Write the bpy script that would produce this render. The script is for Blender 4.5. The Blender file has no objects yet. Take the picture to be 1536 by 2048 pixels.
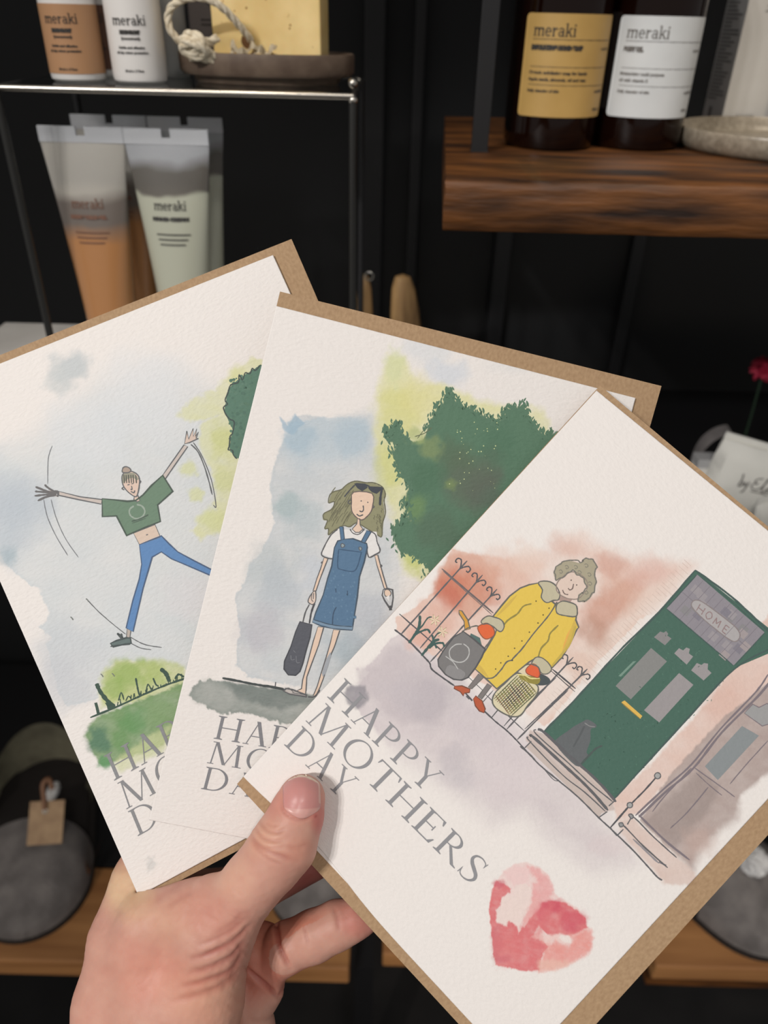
import bpy, bmesh, math, random
import numpy as np
from mathutils import Vector, Matrix, geometry
from mathutils.bvhtree import BVHTree

random.seed(7)
rng = np.random.default_rng(7)
SC = bpy.context.scene
COL = SC.collection

# ------------------------------------------------------------ camera
F = 1540.0                      # focal length in pixels of the 1536 x 2048 frame
PITCH, ROLL = math.radians(33.0), math.radians(1.5)
CAM_POS = Vector((0.0, 0.0, 1.45))
cam_d = bpy.data.cameras.new('camera')
cam_d.sensor_fit = 'VERTICAL'
cam_d.sensor_height = 36.0
cam_d.sensor_width = 27.0
cam_d.lens = F * 36.0 / 2048.0
cam_d.clip_start = 0.02
cam_d.clip_end = 30
cam_d.dof.use_dof = True
cam_d.dof.focus_distance = 0.303
cam_d.dof.aperture_fstop = 9.5
cam_o = bpy.data.objects.new('camera', cam_d)
COL.objects.link(cam_o)
ROT = Matrix.Rotation(math.pi / 2 - PITCH, 3, 'X') @ Matrix.Rotation(ROLL, 3, 'Z')
cam_o.matrix_world = Matrix.Translation(CAM_POS) @ ROT.to_4x4()
SC.camera = cam_o

# ------------------------------------------------------------ world, lamps, exposure
SC.view_settings.view_transform = 'Standard'
SC.view_settings.look = 'None'
SC.view_settings.gamma = 1.0
SC.view_settings.use_curve_mapping = False
SC.view_settings.exposure = 0.0
wd = bpy.data.worlds.new('world')
SC.world = wd
wd.use_nodes = True
wd.node_tree.nodes['Background'].inputs[0].default_value = (1.0, 0.97, 0.94, 1)
wd.node_tree.nodes['Background'].inputs[1].default_value = 0.27


def lamp(name, loc, aim, power, size, color=(1, 0.965, 0.935), spot=60, blend=0.8):
    l = bpy.data.lights.new(name, 'SPOT')
    l.energy = power
    l.shadow_soft_size = size
    l.color = color
    l.spot_size = math.radians(spot)
    l.spot_blend = blend
    o = bpy.data.objects.new(name, l)
    o.location = loc
    o.rotation_euler = (Vector(aim) - Vector(loc)).to_track_quat('-Z', 'Y').to_euler()
    COL.objects.link(o)


CARDS_AT = (0.0, 0.26, 1.27)
for i, dx in enumerate((-0.16, 0.0, 0.16)):
    lamp('ceiling_spot', (-0.95 + dx, -0.85 + dx * 0.2, 2.30), CARDS_AT, 27.5, 0.028, spot=34, blend=0.7)
lamp('ceiling_spot', (0.22, -0.85, 2.55), CARDS_AT, 22, 0.09, spot=34, blend=0.7)
lamp('shelf_spot', (0.36, 0.26, 2.35), (0.38, 0.64, 1.40), 14, 0.05, color=(1, 0.86, 0.68), spot=40)
lamp('shelf_spot', (-0.28, 0.05, 2.35), (-0.22, 0.60, 1.40), 11, 0.05, color=(1, 0.87, 0.70), spot=36)
lamp('low_shelf_fill', (-1.2, -2.2, 2.3), (-0.16, 0.62, 0.5), 95, 0.06, color=(1, 0.9, 0.78), spot=17)  # added fill lamps, left and right, to brighten the bottom planks and slippers
lamp('low_shelf_fill', (1.3, -2.2, 2.3), (0.36, 0.62, 0.5), 80, 0.06, color=(1, 0.9, 0.78), spot=17)

# ------------------------------------------------------------ photo measuring helpers


def cam2world(P):
    """points in camera space (x right, y down, z forward, metres) -> world"""
    P = np.asarray(P, float)
    R = np.array(ROT)
    return (P * np.array([1, -1, -1])) @ R.T + np.array(CAM_POS)


def wp(px, py, mm):
    z = mm / 1000.0
    return Vector(cam2world([(px - 768) / F * z, (py - 1024) / F * z, z]))


def ray(px, py):
    return (Vector(cam2world([(px - 768) / F, (py - 1024) / F, 1.0])) - CAM_POS)


def hitY(px, py, Y):
    d = ray(px, py)
    return CAM_POS + d * ((Y - CAM_POS.y) / d.y)


def hitZ(px, py, Z):
    d = ray(px, py)
    return CAM_POS + d * ((Z - CAM_POS.z) / d.z)


def lin(c):
    c = np.asarray(c, float) / 255.0
    return np.where(c <= 0.04045, c / 12.92, ((c + 0.055) / 1.055) ** 2.4)


# ------------------------------------------------------------ materials
def principled(name, color, rough=0.5, metal=0.0, **kw):
    m = bpy.data.materials.new(name)
    m.use_nodes = True
    b = m.node_tree.nodes['Principled BSDF']
    if len(color) == 3:
        color = tuple(color) + (1,)
    b.inputs['Base Color'].default_value = color
    b.inputs['Roughness'].default_value = rough
    b.inputs['Metallic'].default_value = metal
    for k, v in kw.items():
        b.inputs[k.replace('_', ' ')].default_value = v
    return m


def nd(m, t, **kw):
    n = m.node_tree.nodes.new(t)
    for k, v in kw.items():
        setattr(n, k, v)
    return n


def lk(m, a, b):
    m.node_tree.links.new(a, b)


def noise_mat(name, c1, c2, scale, rough=0.6, bump=0.0, bscale=None, stretch=(1, 1, 1), metal=0.0, detail=6, lo=0.35, hi=0.65, bdist=0.001, **kw):
    """two-colour noise material in object coordinates with an optional bump"""
    m = principled(name, c1, rough, metal, **kw)
    b = m.node_tree.nodes['Principled BSDF']
    tc = nd(m, 'ShaderNodeTexCoord')
    mp = nd(m, 'ShaderNodeMapping')
    mp.inputs['Scale'].default_value = stretch
    lk(m, tc.outputs['Object'], mp.inputs[0])
    nz = nd(m, 'ShaderNodeTexNoise')
    nz.inputs['Scale'].default_value = scale
    nz.inputs['Detail'].default_value = detail
    lk(m, mp.outputs[0], nz.inputs['Vector'])
    r = nd(m, 'ShaderNodeValToRGB')
    r.color_ramp.elements[0].position = lo
    r.color_ramp.elements[1].position = hi
    r.color_ramp.elements[0].color = tuple(c1) + (1,)
    r.color_ramp.elements[1].color = tuple(c2) + (1,)
    lk(m, nz.outputs[0], r.inputs[0])
    lk(m, r.outputs[0], b.inputs['Base Color'])
    if bump:
        nb = nd(m, 'ShaderNodeTexNoise')
        nb.inputs['Scale'].default_value = bscale or scale
        nb.inputs['Detail'].default_value = 4
        lk(m, mp.outputs[0], nb.inputs['Vector'])
        bp = nd(m, 'ShaderNodeBump')
        bp.inputs['Strength'].default_value = bump
        bp.inputs['Distance'].default_value = bdist
        lk(m, nb.outputs[0], bp.inputs['Height'])
        lk(m, bp.outputs[0], b.inputs['Normal'])
    return m


def attr_mat(name, rough, bump=0.0, bscale=900, bdist=0.0002, stretch=(1, 1, 1), attr='Col', **kw):
    m = principled(name, (1, 1, 1), rough, **kw)
    b = m.node_tree.nodes['Principled BSDF']
    a = nd(m, 'ShaderNodeAttribute', attribute_name=attr)
    lk(m, a.outputs['Color'], b.inputs['Base Color'])
    if bump:
        tc = nd(m, 'ShaderNodeTexCoord')
        mp = nd(m, 'ShaderNodeMapping')
        mp.inputs['Scale'].default_value = stretch
        lk(m, tc.outputs['Object'], mp.inputs[0])
        nb = nd(m, 'ShaderNodeTexNoise')
        nb.inputs['Scale'].default_value = bscale
        nb.inputs['Detail'].default_value = 3
        lk(m, mp.outputs[0], nb.inputs['Vector'])
        bp = nd(m, 'ShaderNodeBump')
        bp.inputs['Strength'].default_value = bump
        bp.inputs['Distance'].default_value = bdist
        lk(m, nb.outputs[0], bp.inputs['Height'])
        lk(m, bp.outputs[0], b.inputs['Normal'])
    return m


# ------------------------------------------------------------ object helpers
def tag(o, label=None, cat=None, group=None, kind=None):
    if label: o['label'] = label
    if cat: o['category'] = cat
    if group: o['group'] = group
    if kind: o['kind'] = kind
    return o


def empty(name, loc=(0, 0, 0), rz=0, mat=None):
    o = bpy.data.objects.new(name, None)
    o.empty_display_size = 0.02
    COL.objects.link(o)
    if mat is not None:
        o.matrix_world = mat
    else:
        o.location = loc
        o.rotation_euler = (0, 0, rz)
    return o


def mesh_obj(name, V, Fc, mat, parent=None, smooth=False, world=False):
    me = bpy.data.meshes.new(name)
    me.from_pydata([tuple(v) for v in V], [], [tuple(f) for f in Fc])
    me.materials.append(mat)
    if smooth:
        me.polygons.foreach_set('use_smooth', [True] * len(me.polygons))
    me.update()
    o = bpy.data.objects.new(name, me)
    COL.objects.link(o)
    if parent: o.parent = parent
    return o


def bm_obj(name, bm, mat, parent=None, smooth=True, angle=40):
    me = bpy.data.meshes.new(name)
    bmesh.ops.recalc_face_normals(bm, faces=bm.faces)
    if smooth:
        for f in bm.faces: f.smooth = True
        for e in bm.edges:
            if len(e.link_faces) == 2 and e.calc_face_angle(0) > math.radians(angle):
                e.smooth = False
    bm.to_mesh(me)
    bm.free()
    me.materials.append(mat)
    o = bpy.data.objects.new(name, me)
    COL.objects.link(o)
    if parent: o.parent = parent
    return o


def add_box(bm, lo, hi, bevel=0.0, seg=2):
    lo, hi = Vector(lo), Vector(hi)
    r = bmesh.ops.create_cube(bm, size=1)
    for v in r['verts']:
        v.co = Vector([(lo[i] + hi[i]) / 2 + v.co[i] * (hi[i] - lo[i]) for i in range(3)])
    if bevel:
        es = {e for v in r['verts'] for e in v.link_edges}
        bmesh.ops.bevel(bm, geom=list(es), offset=bevel, segments=seg, affect='EDGES', profile=0.6)


def add_lathe(bm, prof, n=48, c=(0, 0, 0), sx=1, sy=1):
    c = Vector(c)
    rings = []
    for r, z in prof:
        if r < 1e-6:
            rings.append([bm.verts.new(c + Vector((0, 0, z)))])
        else:
            rings.append([bm.verts.new(c + Vector((r * sx * math.cos(2 * math.pi * k / n), r * sy * math.sin(2 * math.pi * k / n), z))) for k in range(n)])
    for a, b in zip(rings, rings[1:]):
        for k in range(n):
            k2 = (k + 1) % n
            if len(a) == 1 and len(b) == 1: continue
            if len(a) == 1: bm.faces.new((a[0], b[k2], b[k]))
            elif len(b) == 1: bm.faces.new((a[k], a[k2], b[0]))
            else: bm.faces.new((a[k], a[k2], b[k2], b[k]))


def catmull(P, n=8, closed=False):
    P = [Vector(p) for p in P]
    N = len(P)
    out = []
    rngi = range(N if closed else N - 1)
    for i in rngi:
        p0 = P[(i - 1) % N] if (closed or i > 0) else P[i]
        p1 = P[i]
        p2 = P[(i + 1) % N]
        p3 = P[(i + 2) % N] if (closed or i + 2 < N) else p2
        for k in range(n):
            t = k / n
            out.append(0.5 * ((2 * p1) + (p2 - p0) * t + (2 * p0 - 5 * p1 + 4 * p2 - p3) * t * t + (3 * p1 - p0 - 3 * p2 + p3) * t ** 3))
    if not closed: out.append(P[-1])
    return out


def add_tube(bm, pts, r, n=12, smooth=0, closed=False):
    P = catmull(pts, smooth, closed) if smooth else [Vector(p) for p in pts]
    N = len(P)
    rad = r if callable(r) else (lambda t: r)
    rings = []
    up = None
    for i, p in enumerate(P):
        a = P[(i - 1) % N] if (closed or i > 0) else p
        b = P[(i + 1) % N] if (closed or i < N - 1) else p
        d = (b - a).normalized()
        if up is None:
            up = d.orthogonal().normalized()
        up = (up - d * up.dot(d)).normalized()
        s = d.cross(up)
        rr = rad(i / max(1, N - 1))
        rings.append([bm.verts.new(p + (up * math.cos(2 * math.pi * k / n) + s * math.sin(2 * math.pi * k / n)) * rr) for k in range(n)])
    for i in range(N if closed else N - 1):
        a, b = rings[i], rings[(i + 1) % N]
        for k in range(n):
            bm.faces.new((a[k], a[(k + 1) % n], b[(k + 1) % n], b[k]))
    if not closed:
        bm.faces.new(rings[0][::-1])
        bm.faces.new(rings[-1])


# value noise for pigment edges, grain
def vnoise(x, y, seed=0):
    xi, yi = np.floor(x).astype(np.int64), np.floor(y).astype(np.int64)
    xf, yf = x - xi, y - yi
    u, v = xf * xf * (3 - 2 * xf), yf * yf * (3 - 2 * yf)

    def h(a, b):
        n = (a * 374761393 + b * 668265263 + seed * 974634777) & 0xffffffff
        n = ((n ^ (n >> 13)) * 1274126177) & 0xffffffff
        return ((n ^ (n >> 16)) & 0xffff) / 65535.0
    return (h(xi, yi) * (1 - u) + h(xi + 1, yi) * u) * (1 - v) + (h(xi, yi + 1) * (1 - u) + h(xi + 1, yi + 1) * u) * v


def fbm(x, y, s, seed=0, oct=4):
    t = 0; a = 0.5; tot = 0
    for k in range(oct):
        t = t + a * vnoise(x / s * 2 ** k, y / s * 2 ** k, seed + k)
        tot += a
        a *= 0.5
    return t / tot


def poly_sd(X, Y, poly):
    """signed distance to a polygon, positive inside"""
    P = np.array(poly, float)
    d = np.full(X.shape, 1e18)
    ins = np.zeros(X.shape, bool)
    for i in range(len(P)):
        a, b = P[i - 1], P[i]
        ex, ey = b - a
        wx, wy = X - a[0], Y - a[1]
        t = np.clip((wx * ex + wy * ey) / (ex * ex + ey * ey + 1e-12), 0, 1)
        d = np.minimum(d, (wx - ex * t) ** 2 + (wy - ey * t) ** 2)
        c = ((a[1] > Y) != (b[1] > Y)) & (X < (b[0] - a[0]) * (Y - a[1]) / (b[1] - a[1] + 1e-12) + a[0])
        ins ^= c
    return np.where(ins, 1, -1) * np.sqrt(d)


def sstep(a, b, x):
    t = np.clip((x - a) / (b - a), 0, 1)
    return t * t * (3 - 2 * t)

# ============================================================ CARDS AND ENVELOPES
PAPER_K = 0.93          # printed colours as albedo relative to the paper
PAPER = lin((240, 234, 229)) * PAPER_K
m_print = attr_mat('printed_card_paper', 0.75, bump=0.8, bscale=800, bdist=0.00035, stretch=(0.62, 1.0, 1))
m_ink = attr_mat('printed_ink', 0.7, bump=0.7, bscale=800, bdist=0.0003, stretch=(0.62, 1.0, 1))
m_paper = noise_mat('white_card_paper', tuple(PAPER * 0.97), tuple(PAPER), 200, 0.8)
m_kraft = noise_mat('brown_kraft_paper', tuple(lin((158, 128, 96))), tuple(lin((176, 146, 112))), 900, 0.82, bump=0.25, bscale=900, bdist=0.0001, detail=8, lo=0.3, hi=0.7, stretch=(1, 0.6, 1))


def icol(c):
    return tuple(np.asarray(lin(c)) * PAPER_K) + (1.0,)


class Plane:
    """a sheet's own frame: origin at the quad's centre, x along its top edge, z towards its front"""

    def __init__(s, quad, n, refpx, refmm, back=0.0):
        n = np.array(n, float); n /= np.linalg.norm(n)
        d = np.array([(refpx[0] - 768) / F, (refpx[1] - 1024) / F, 1.0])
        s.n = n
        s.c = (d * refmm / 1000.0) @ n + back
        s.quad = quad
        P = [s.cam(q) for q in quad]
        Wd = [Vector(cam2world(p)) for p in P]
        ctr = sum(Wd, Vector()) / 4
        R = np.array(ROT)
        nz = Vector((R @ (-n * np.array([1, -1, -1]))))
        x = (Wd[1] - Wd[0]); x = (x - nz * x.dot(nz)).normalized()
        y = nz.cross(x).normalized()
        s.M = Matrix.Translation(ctr) @ Matrix((x, y, nz)).transposed().to_4x4()
        s.Mi = np.array(s.M.inverted())
        s.Ma = np.array(s.M)

    def cam(s, q):
        d = np.stack([(np.asarray(q[0], float) - 768) / F, (np.asarray(q[1], float) - 1024) / F, np.ones_like(np.asarray(q[0], float))], -1)
        return d * (s.c / (d @ s.n))[..., None]

    def loc(s, X, Y, back=0.0):
        W = cam2world((s.cam((X, Y)) * ((s.c + back) / s.c)).reshape(-1, 3))
        L = W @ s.Mi[:3, :3].T + s.Mi[:3, 3]
        return L[:, :2]


class Zm:
    """measuring frame: crop origin and magnification in the photograph"""

    def __init__(s, x0, y0, k): s.a = (x0, y0, k)

    def __call__(s, pts):
        x0, y0, k = s.a
        return [(x0 + p[0] / k, y0 + p[1] / k) for p in pts]


ZP = Zm(0, 0, 1)
Z1, Z2, Z3, Z4, Z5 = Zm(0, 640, 2.743), Zm(0, 1150, 2.743), Zm(500, 900, 3.7917), Zm(780, 1060, 3.339), Zm(1040, 1100, 3.097)
Z6, Z7, Z8, Z9 = Zm(740, 640, 2.743), Zm(540, 1300, 3.339), Zm(960, 1700, 5.908), Zm(1136, 1540, 3.84)


class Art:
    """flat printed shapes on a sheet: coloured polygons and pen lines in the sheet's own plane"""

    def __init__(s, plane, name, parent, level=1):
        s.p, s.name, s.parent, s.lv = plane, name, parent, level
        s.V, s.F, s.C = [], [], []

    def fill(s, Z, pts, col, lv=0, smooth=0, jag=0):
        P = Z(pts)
        if smooth: P = [(v.x, v.y) for v in catmull([(a, b, 0) for a, b in P], smooth, True)]
        if jag:
            Q = []
            for i in range(len(P)):
                a, b = P[i - 1], P[i]
                n = max(1, int(math.dist(a, b) / (jag * 1.6)))
                for k in range(n):
                    t = k / n
                    Q.append((a[0] + (b[0] - a[0]) * t + random.uniform(-jag, jag) * .5, a[1] + (b[1] - a[1]) * t + random.uniform(-jag, jag) * .5))
            P = Q
        L = s.p.loc([a for a, b in P], [b for a, b in P])
        tri = geometry.tessellate_polygon([[Vector((x, y, 0)) for x, y in L]])
        s.n = getattr(s, 'n', 0) + 1
        z = (s.lv + lv) * 1.6e-5 + (s.n * 7 % 15) * 1e-6
        o = len(s.V)
        s.V += [(x, y, z) for x, y in L]
        for t in tri:
            a, b, c = [Vector(L[i]) for i in t]
            if (b - a).cross(c - a) < 0: t = (t[0], t[2], t[1])
            s.F.append(tuple(o + i for i in t)); s.C.append(icol(col))
        return s

    def line(s, Z, pts, w, col=(84, 84, 88), lv=2, smooth=6, closed=False, wob=0.25, taper=True):
        P = Z(pts)
        if smooth and len(P) > 2: P = [(v.x, v.y) for v in catmull([(a, b, 0) for a, b in P], smooth, closed)]
        elif len(P) == 2:
            n = max(2, int(math.dist(*P) / 9))
            P = [(P[0][0] + (P[1][0] - P[0][0]) * k / n, P[0][1] + (P[1][1] - P[0][1]) * k / n) for k in range(n + 1)]
        if closed: P = P + [P[0]]
        P = np.array(P, float)
        P = P + (rng.random(P.shape) - .5) * wob
        T = np.gradient(P, axis=0)
        T /= np.linalg.norm(T, axis=1)[:, None] + 1e-9
        w = w * 1.28
        Nn = np.stack([-T[:, 1], T[:, 0]], 1)
        ww = w / 2 * (0.8 + 0.4 * rng.random(len(P)))
        if taper and not closed and len(P) > 3: ww[0] *= .5; ww[-1] *= .45
        A, B = P + Nn * ww[:, None], P - Nn * ww[:, None]
        LA, LB = s.p.loc(A[:, 0], A[:, 1]), s.p.loc(B[:, 0], B[:, 1])
        s.n = getattr(s, 'n', 0) + 1
        z = (s.lv + lv) * 1.6e-5 + (s.n * 7 % 15) * 1e-6
        o = len(s.V)
        for a, b in zip(LA, LB): s.V += [(a[0], a[1], z), (b[0], b[1], z)]
        c = icol(col)
        for i in range(len(P) - 1):
            k = o + 2 * i
            s.F.append((k, k + 2, k + 3, k + 1)); s.C.append(c)
        return s

    def both(s, Z, pts, col, w=2.2, lc=(84, 84, 88), lv=0, smooth=0, jag=0):
        s.fill(Z, pts, col, lv, smooth, 0)
        if smooth: s.line(Z, pts, w, lc, lv + 1, smooth, True)
        else:
            q = list(pts) + [pts[0]]
            s.line(Z, q, w, lc, lv + 1, 0, False)
        return s

    def dots(s, Z, pts, r, col=(84, 84, 88), lv=3):
        for p in pts:
            c = Z([p])[0]
            s.fill(ZP, [(c[0] + r * math.cos(a) * random.uniform(.8, 1.2), c[1] + r * math.sin(a)) for a in [k * math.pi / 4 for k in range(8)]], col, lv)
        return s

    def build(s):
        # every face owns its vertices, so the ink colour is stored per vertex
        me = bpy.data.meshes.new(s.name)
        V, Fc, C = [], [], []
        for f, c in zip(s.F, s.C):
            o = len(V)
            V += [s.V[i] for i in f]
            C += [c] * len(f)
            Fc.append(tuple(range(o, o + len(f))))
        me.from_pydata(V, [], Fc)
        at = me.color_attributes.new('Col', 'FLOAT_COLOR', 'POINT')
        at.data.foreach_set('color', np.array(C, np.float32).ravel())
        me.materials.append(m_ink)
        me.update()
        # turn every face to the front of the sheet
        bm = bmesh.new(); bm.from_mesh(me)
        bmesh.ops.reverse_faces(bm, faces=[f for f in bm.faces if f.normal.z < 0])
        bm.to_mesh(me); bm.free()
        o = bpy.data.objects.new(s.name, me)
        COL.objects.link(o)
        o.parent = s.parent
        return o


# ---- serif capitals for the greeting (units: cap height 1)
def _stem(x, w=.122, y0=0, y1=1, sf=(1, 1)):
    S = [[(x, y0), (x + w, y0), (x + w, y1), (x, y1)]]
    e, t = .1, .03
    if sf[0]: S.append([(x - e, y0), (x + w + e, y0), (x + w + e, y0 + t), (x + w, y0 + t + .035), (x, y0 + t + .035), (x - e, y0 + t)])
    if sf[1]: S.append([(x - e, y1), (x - e, y1 - t), (x, y1 - t - .035), (x + w, y1 - t - .035), (x + w + e, y1 - t), (x + w + e, y1)])
    return S


def _ring(cx, cy, ro, ri, a0, a1, n=40, shift=0):
    out = [(cx + ro[0] * math.cos(a0 + (a1 - a0) * k / n), cy + ro[1] * math.sin(a0 + (a1 - a0) * k / n)) for k in range(n + 1)]
    inn = [(cx + shift + ri[0] * math.cos(a0 + (a1 - a0) * k / n), cy + ri[1] * math.sin(a0 + (a1 - a0) * k / n)) for k in range(n + 1)]
    return [[out[k], out[k + 1], inn[k + 1], inn[k]] for k in range(n)]


def _diag(x0, y0, x1, y1, w):
    return [[(x0 - w / 2, y0), (x0 + w / 2, y0), (x1 + w / 2, y1), (x1 - w / 2, y1)]]


def _serif(x, y, e=.12, t=.035, up=1):
    return [[(x - e, y), (x + e, y), (x + e * .9, y + t * up), (x - e * .9, y + t * up)]]


def glyph(c):
    pi = math.pi
    if c == 'H':
        return 1.12, _stem(.14) + _stem(.83) + [[(.2, .49), (.87, .49), (.87, .53), (.2, .53)]]
    if c == 'A':
        return 1.0, _diag(.16, 0, .49, 1, .04) + _diag(.80, 0, .47, 1.02, .14) + [[(.27, .35), (.67, .35), (.67, .39), (.29, .39)]] + _serif(.15, 0) + _serif(.80, 0, .15)
    if c == 'P':
        return .86, _stem(.14, sf=(1, 1)) + _ring(.36, .735, (.36, .265), (.255, .225), -pi / 2, pi / 2) + [[(.2, .96), (.38, .96), (.38, 1), (.2, 1)], [(.22, .47), (.38, .47), (.38, .51), (.22, .51)]]
    if c == 'R':
        return 1.0, _stem(.14) + _ring(.34, .745, (.34, .255), (.235, .215), -pi / 2, pi / 2) + [[(.2, .96), (.36, .96), (.36, 1), (.2, 1)], [(.22, .49), (.38, .49), (.38, .53), (.22, .53)]] + [[(.35, .5), (.47, .5), (.86, .07), (.98, .03), (.98, 0), (.78, 0)]]
    if c == 'Y':
        return .96, _diag(.50, .45, .17, 1, .12) + _diag(.50, .45, .82, 1, .045) + _stem(.45, y1=.5, sf=(1, 0)) + _serif(.17, 1, .15, up=-1) + _serif(.82, 1, .12, up=-1)
    if c == 'M':
        return 1.32, _diag(.16, 0, .22, 1, .045) + _diag(.24, 1, .64, .02, .12) + _diag(.65, .02, 1.03, 1, .04) + _diag(1.12, 0, 1.04, 1, .11) + _serif(.15, 0) + _serif(1.12, 0, .17) + _serif(.2, 1, .12, up=-1) + _serif(1.06, 1, .13, up=-1)
    if c == 'O':
        return 1.14, _ring(.57, .5, (.47, .525), (.36, .485), 0, 2 * pi, 64)
    if c == 'T':
        return .96, _stem(.43, sf=(1, 0)) + [[(.05, .955), (.91, .955), (.91, 1), (.05, 1)], [(.03, .80), (.06, .80), (.12, .96), (.05, .98)], [(.93, .80), (.90, .80), (.84, .96), (.91, .98)]]
    if c == 'E':
        return .92, _stem(.14) + [[(.2, .96), (.74, .96), (.74, 1), (.2, 1)], [(.2, 0), (.78, 0), (.78, .045), (.2, .045)], [(.22, .495), (.6, .495), (.6, .535), (.22, .535)],
                                  [(.74, 1), (.76, .81), (.72, .81), (.64, .97)], [(.78, 0), (.84, .22), (.8, .22), (.66, .03)], [(.6, .62), (.56, .62), (.56, .41), (.6, .41)]]
    if c == 'D':
        return 1.12, _stem(.14) + _ring(.44, .5, (.56, .5), (.44, .455), -pi / 2, pi / 2, 48) + [[(.2, .955), (.46, .955), (.46, 1), (.2, 1)], [(.2, 0), (.46, 0), (.46, .045), (.2, .045)]]
    if c == 'S':
        pts = [(.60, .80), (.56, .93), (.38, .99), (.20, .92), (.15, .76), (.24, .62), (.40, .51), (.58, .38), (.63, .22), (.52, .06), (.34, 0), (.18, .05), (.11, .22)]
        wd = [.03, .035, .045, .07, .1, .12, .13, .12, .1, .07, .045, .035, .03]
        C = catmull([(a, b, 0) for a, b in pts], 6)
        ws = np.interp(np.linspace(0, 12, len(C)), range(13), wd)
        q = []
        for i in range(len(C) - 1):
            d0 = (C[min(i + 1, len(C) - 1)] - C[max(i - 1, 0)]).normalized(); n0 = Vector((-d0.y, d0.x)) * ws[i] / 2
            d1 = (C[min(i + 2, len(C) - 1)] - C[i]).normalized(); n1 = Vector((-d1.y, d1.x)) * ws[i + 1] / 2
            a, b = C[i].to_2d(), C[i + 1].to_2d()
            q.append([tuple(a + n0), tuple(b + n1), tuple(b - n1), tuple(a - n0)])
        q += [[(.60, .74), (.64, .98), (.61, .98), (.585, .80)], [(.11, .30), (.085, .02), (.115, .02), (.14, .2)]]
        return .76, q
    return .5, []


def greeting_line(art, text, p0, p1, up, col):
    """p0/p1: start and end of the line on its base line, up: cap-height vector (photo measure)"""
    total = sum(glyph(c)[0] for c in text)
    ax = np.array([p1[0] - p0[0], p1[1] - p0[1]], float) / total
    x = 0
    for c in text:
        adv, polys = glyph(c)
        for q in polys:
            P = [(p0[0] + ax[0] * (x + a) + up[0] * b, p0[1] + ax[1] * (x + a) + up[1] * b) for a, b in q]
            L = art.p.loc([a for a, b in P], [b for a, b in P])
            o = len(art.V)
            art.n = getattr(art, 'n', 0) + 1
            art.V += [(u, v, (art.lv + 3) * 1.6e-5 + (art.n * 7 % 15) * 1e-6) for u, v in L]
            art.F.append(tuple(range(o, o + len(q)))); art.C.append(icol(col))
        x += adv


def build_sheet(name, plane, quad, t, back, mat, parent):
    """a thin rectangular sheet with thickness lying `back` metres behind the frame's face"""
    L = plane.loc([q[0] for q in quad], [q[1] for q in quad], back)
    bm = bmesh.new()
    a = [bm.verts.new((x, y, -back)) for x, y in L]
    b = [bm.verts.new((x, y, -back - t)) for x, y in L]
    bm.faces.new(a[::-1]); bm.faces.new(b)
    for i in range(4): bm.faces.new((a[i], a[(i + 1) % 4], b[(i + 1) % 4], b[i]))
    return bm_obj(name, bm, mat, parent, smooth=False)


def build_face(name, plane, quad, washes, parent, nu, nv, warp=None):
    u = np.linspace(0, 1, nu); v = np.linspace(0, 1, nv)
    U, Vv = np.meshgrid(u, v)
    Q = np.array([plane.cam(q) for q in quad])
    P = (Q[0][None, None] * ((1 - U) * (1 - Vv))[..., None] + Q[1][None, None] * (U * (1 - Vv))[..., None] + Q[2][None, None] * (U * Vv)[..., None] + Q[3][None, None] * ((1 - U) * Vv)[..., None])
    X = 768 + F * P[..., 0] / P[..., 2]
    Y = 1024 + F * P[..., 1] / P[..., 2]
    if warp is not None:
        X, Y = warp(U, Vv, X, Y)
    L = plane.loc(X.ravel(), Y.ravel())
    C = np.empty(X.shape + (3,)); C[:] = PAPER
    washes(C, X, Y)
    g = 1 + (fbm(X, Y, 5, 91, 3) - .5)[..., None] * 0.035
    C *= g
    n = nu * nv
    V = np.zeros((n, 3)); V[:, :2] = L
    I = np.arange(n).reshape(nv, nu)
    Fc = np.stack([I[:-1, :-1], I[1:, :-1], I[1:, 1:], I[:-1, 1:]], -1).reshape(-1, 4)
    loop = list(I[0, :]) + list(I[1:, -1]) + list(I[-1, -2::-1]) + list(I[-2:0:-1, 0])
    k = len(loop)
    V2 = V[loop].copy(); V2[:, 2] = -0.00038
    V = np.vstack([V, V2])
    Cc = np.vstack([C.reshape(-1, 3), np.tile(PAPER, (k, 1))])
    me = bpy.data.meshes.new(name)
    side = [(loop[i], loop[(i + 1) % k], n + (i + 1) % k, n + i) for i in range(k)]
    nf = len(Fc)
    allf = nf + k + 1
    me.vertices.add(len(V)); me.vertices.foreach_set('co', V.astype(np.float32).ravel())
    li = np.concatenate([Fc.ravel(), np.array(side).ravel(), np.arange(n, n + k)[::-1]])
    me.loops.add(len(li)); me.loops.foreach_set('vertex_index', li.astype(np.int32))
    st = np.concatenate([np.arange(nf + k) * 4, [(nf + k) * 4]])
    me.polygons.add(allf); me.polygons.foreach_set('loop_start', st.astype(np.int32))
    me.update(calc_edges=True); me.validate()
    at = me.color_attributes.new('Col', 'FLOAT_COLOR', 'POINT')
    C4 = np.ones((len(V), 4), np.float32); C4[:, :3] = Cc
    at.data.foreach_set('color', C4.ravel())
    me.materials.append(m_print)
    o = bpy.data.objects.new(name, me)
    COL.objects.link(o); o.parent = parent
    return o


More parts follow.
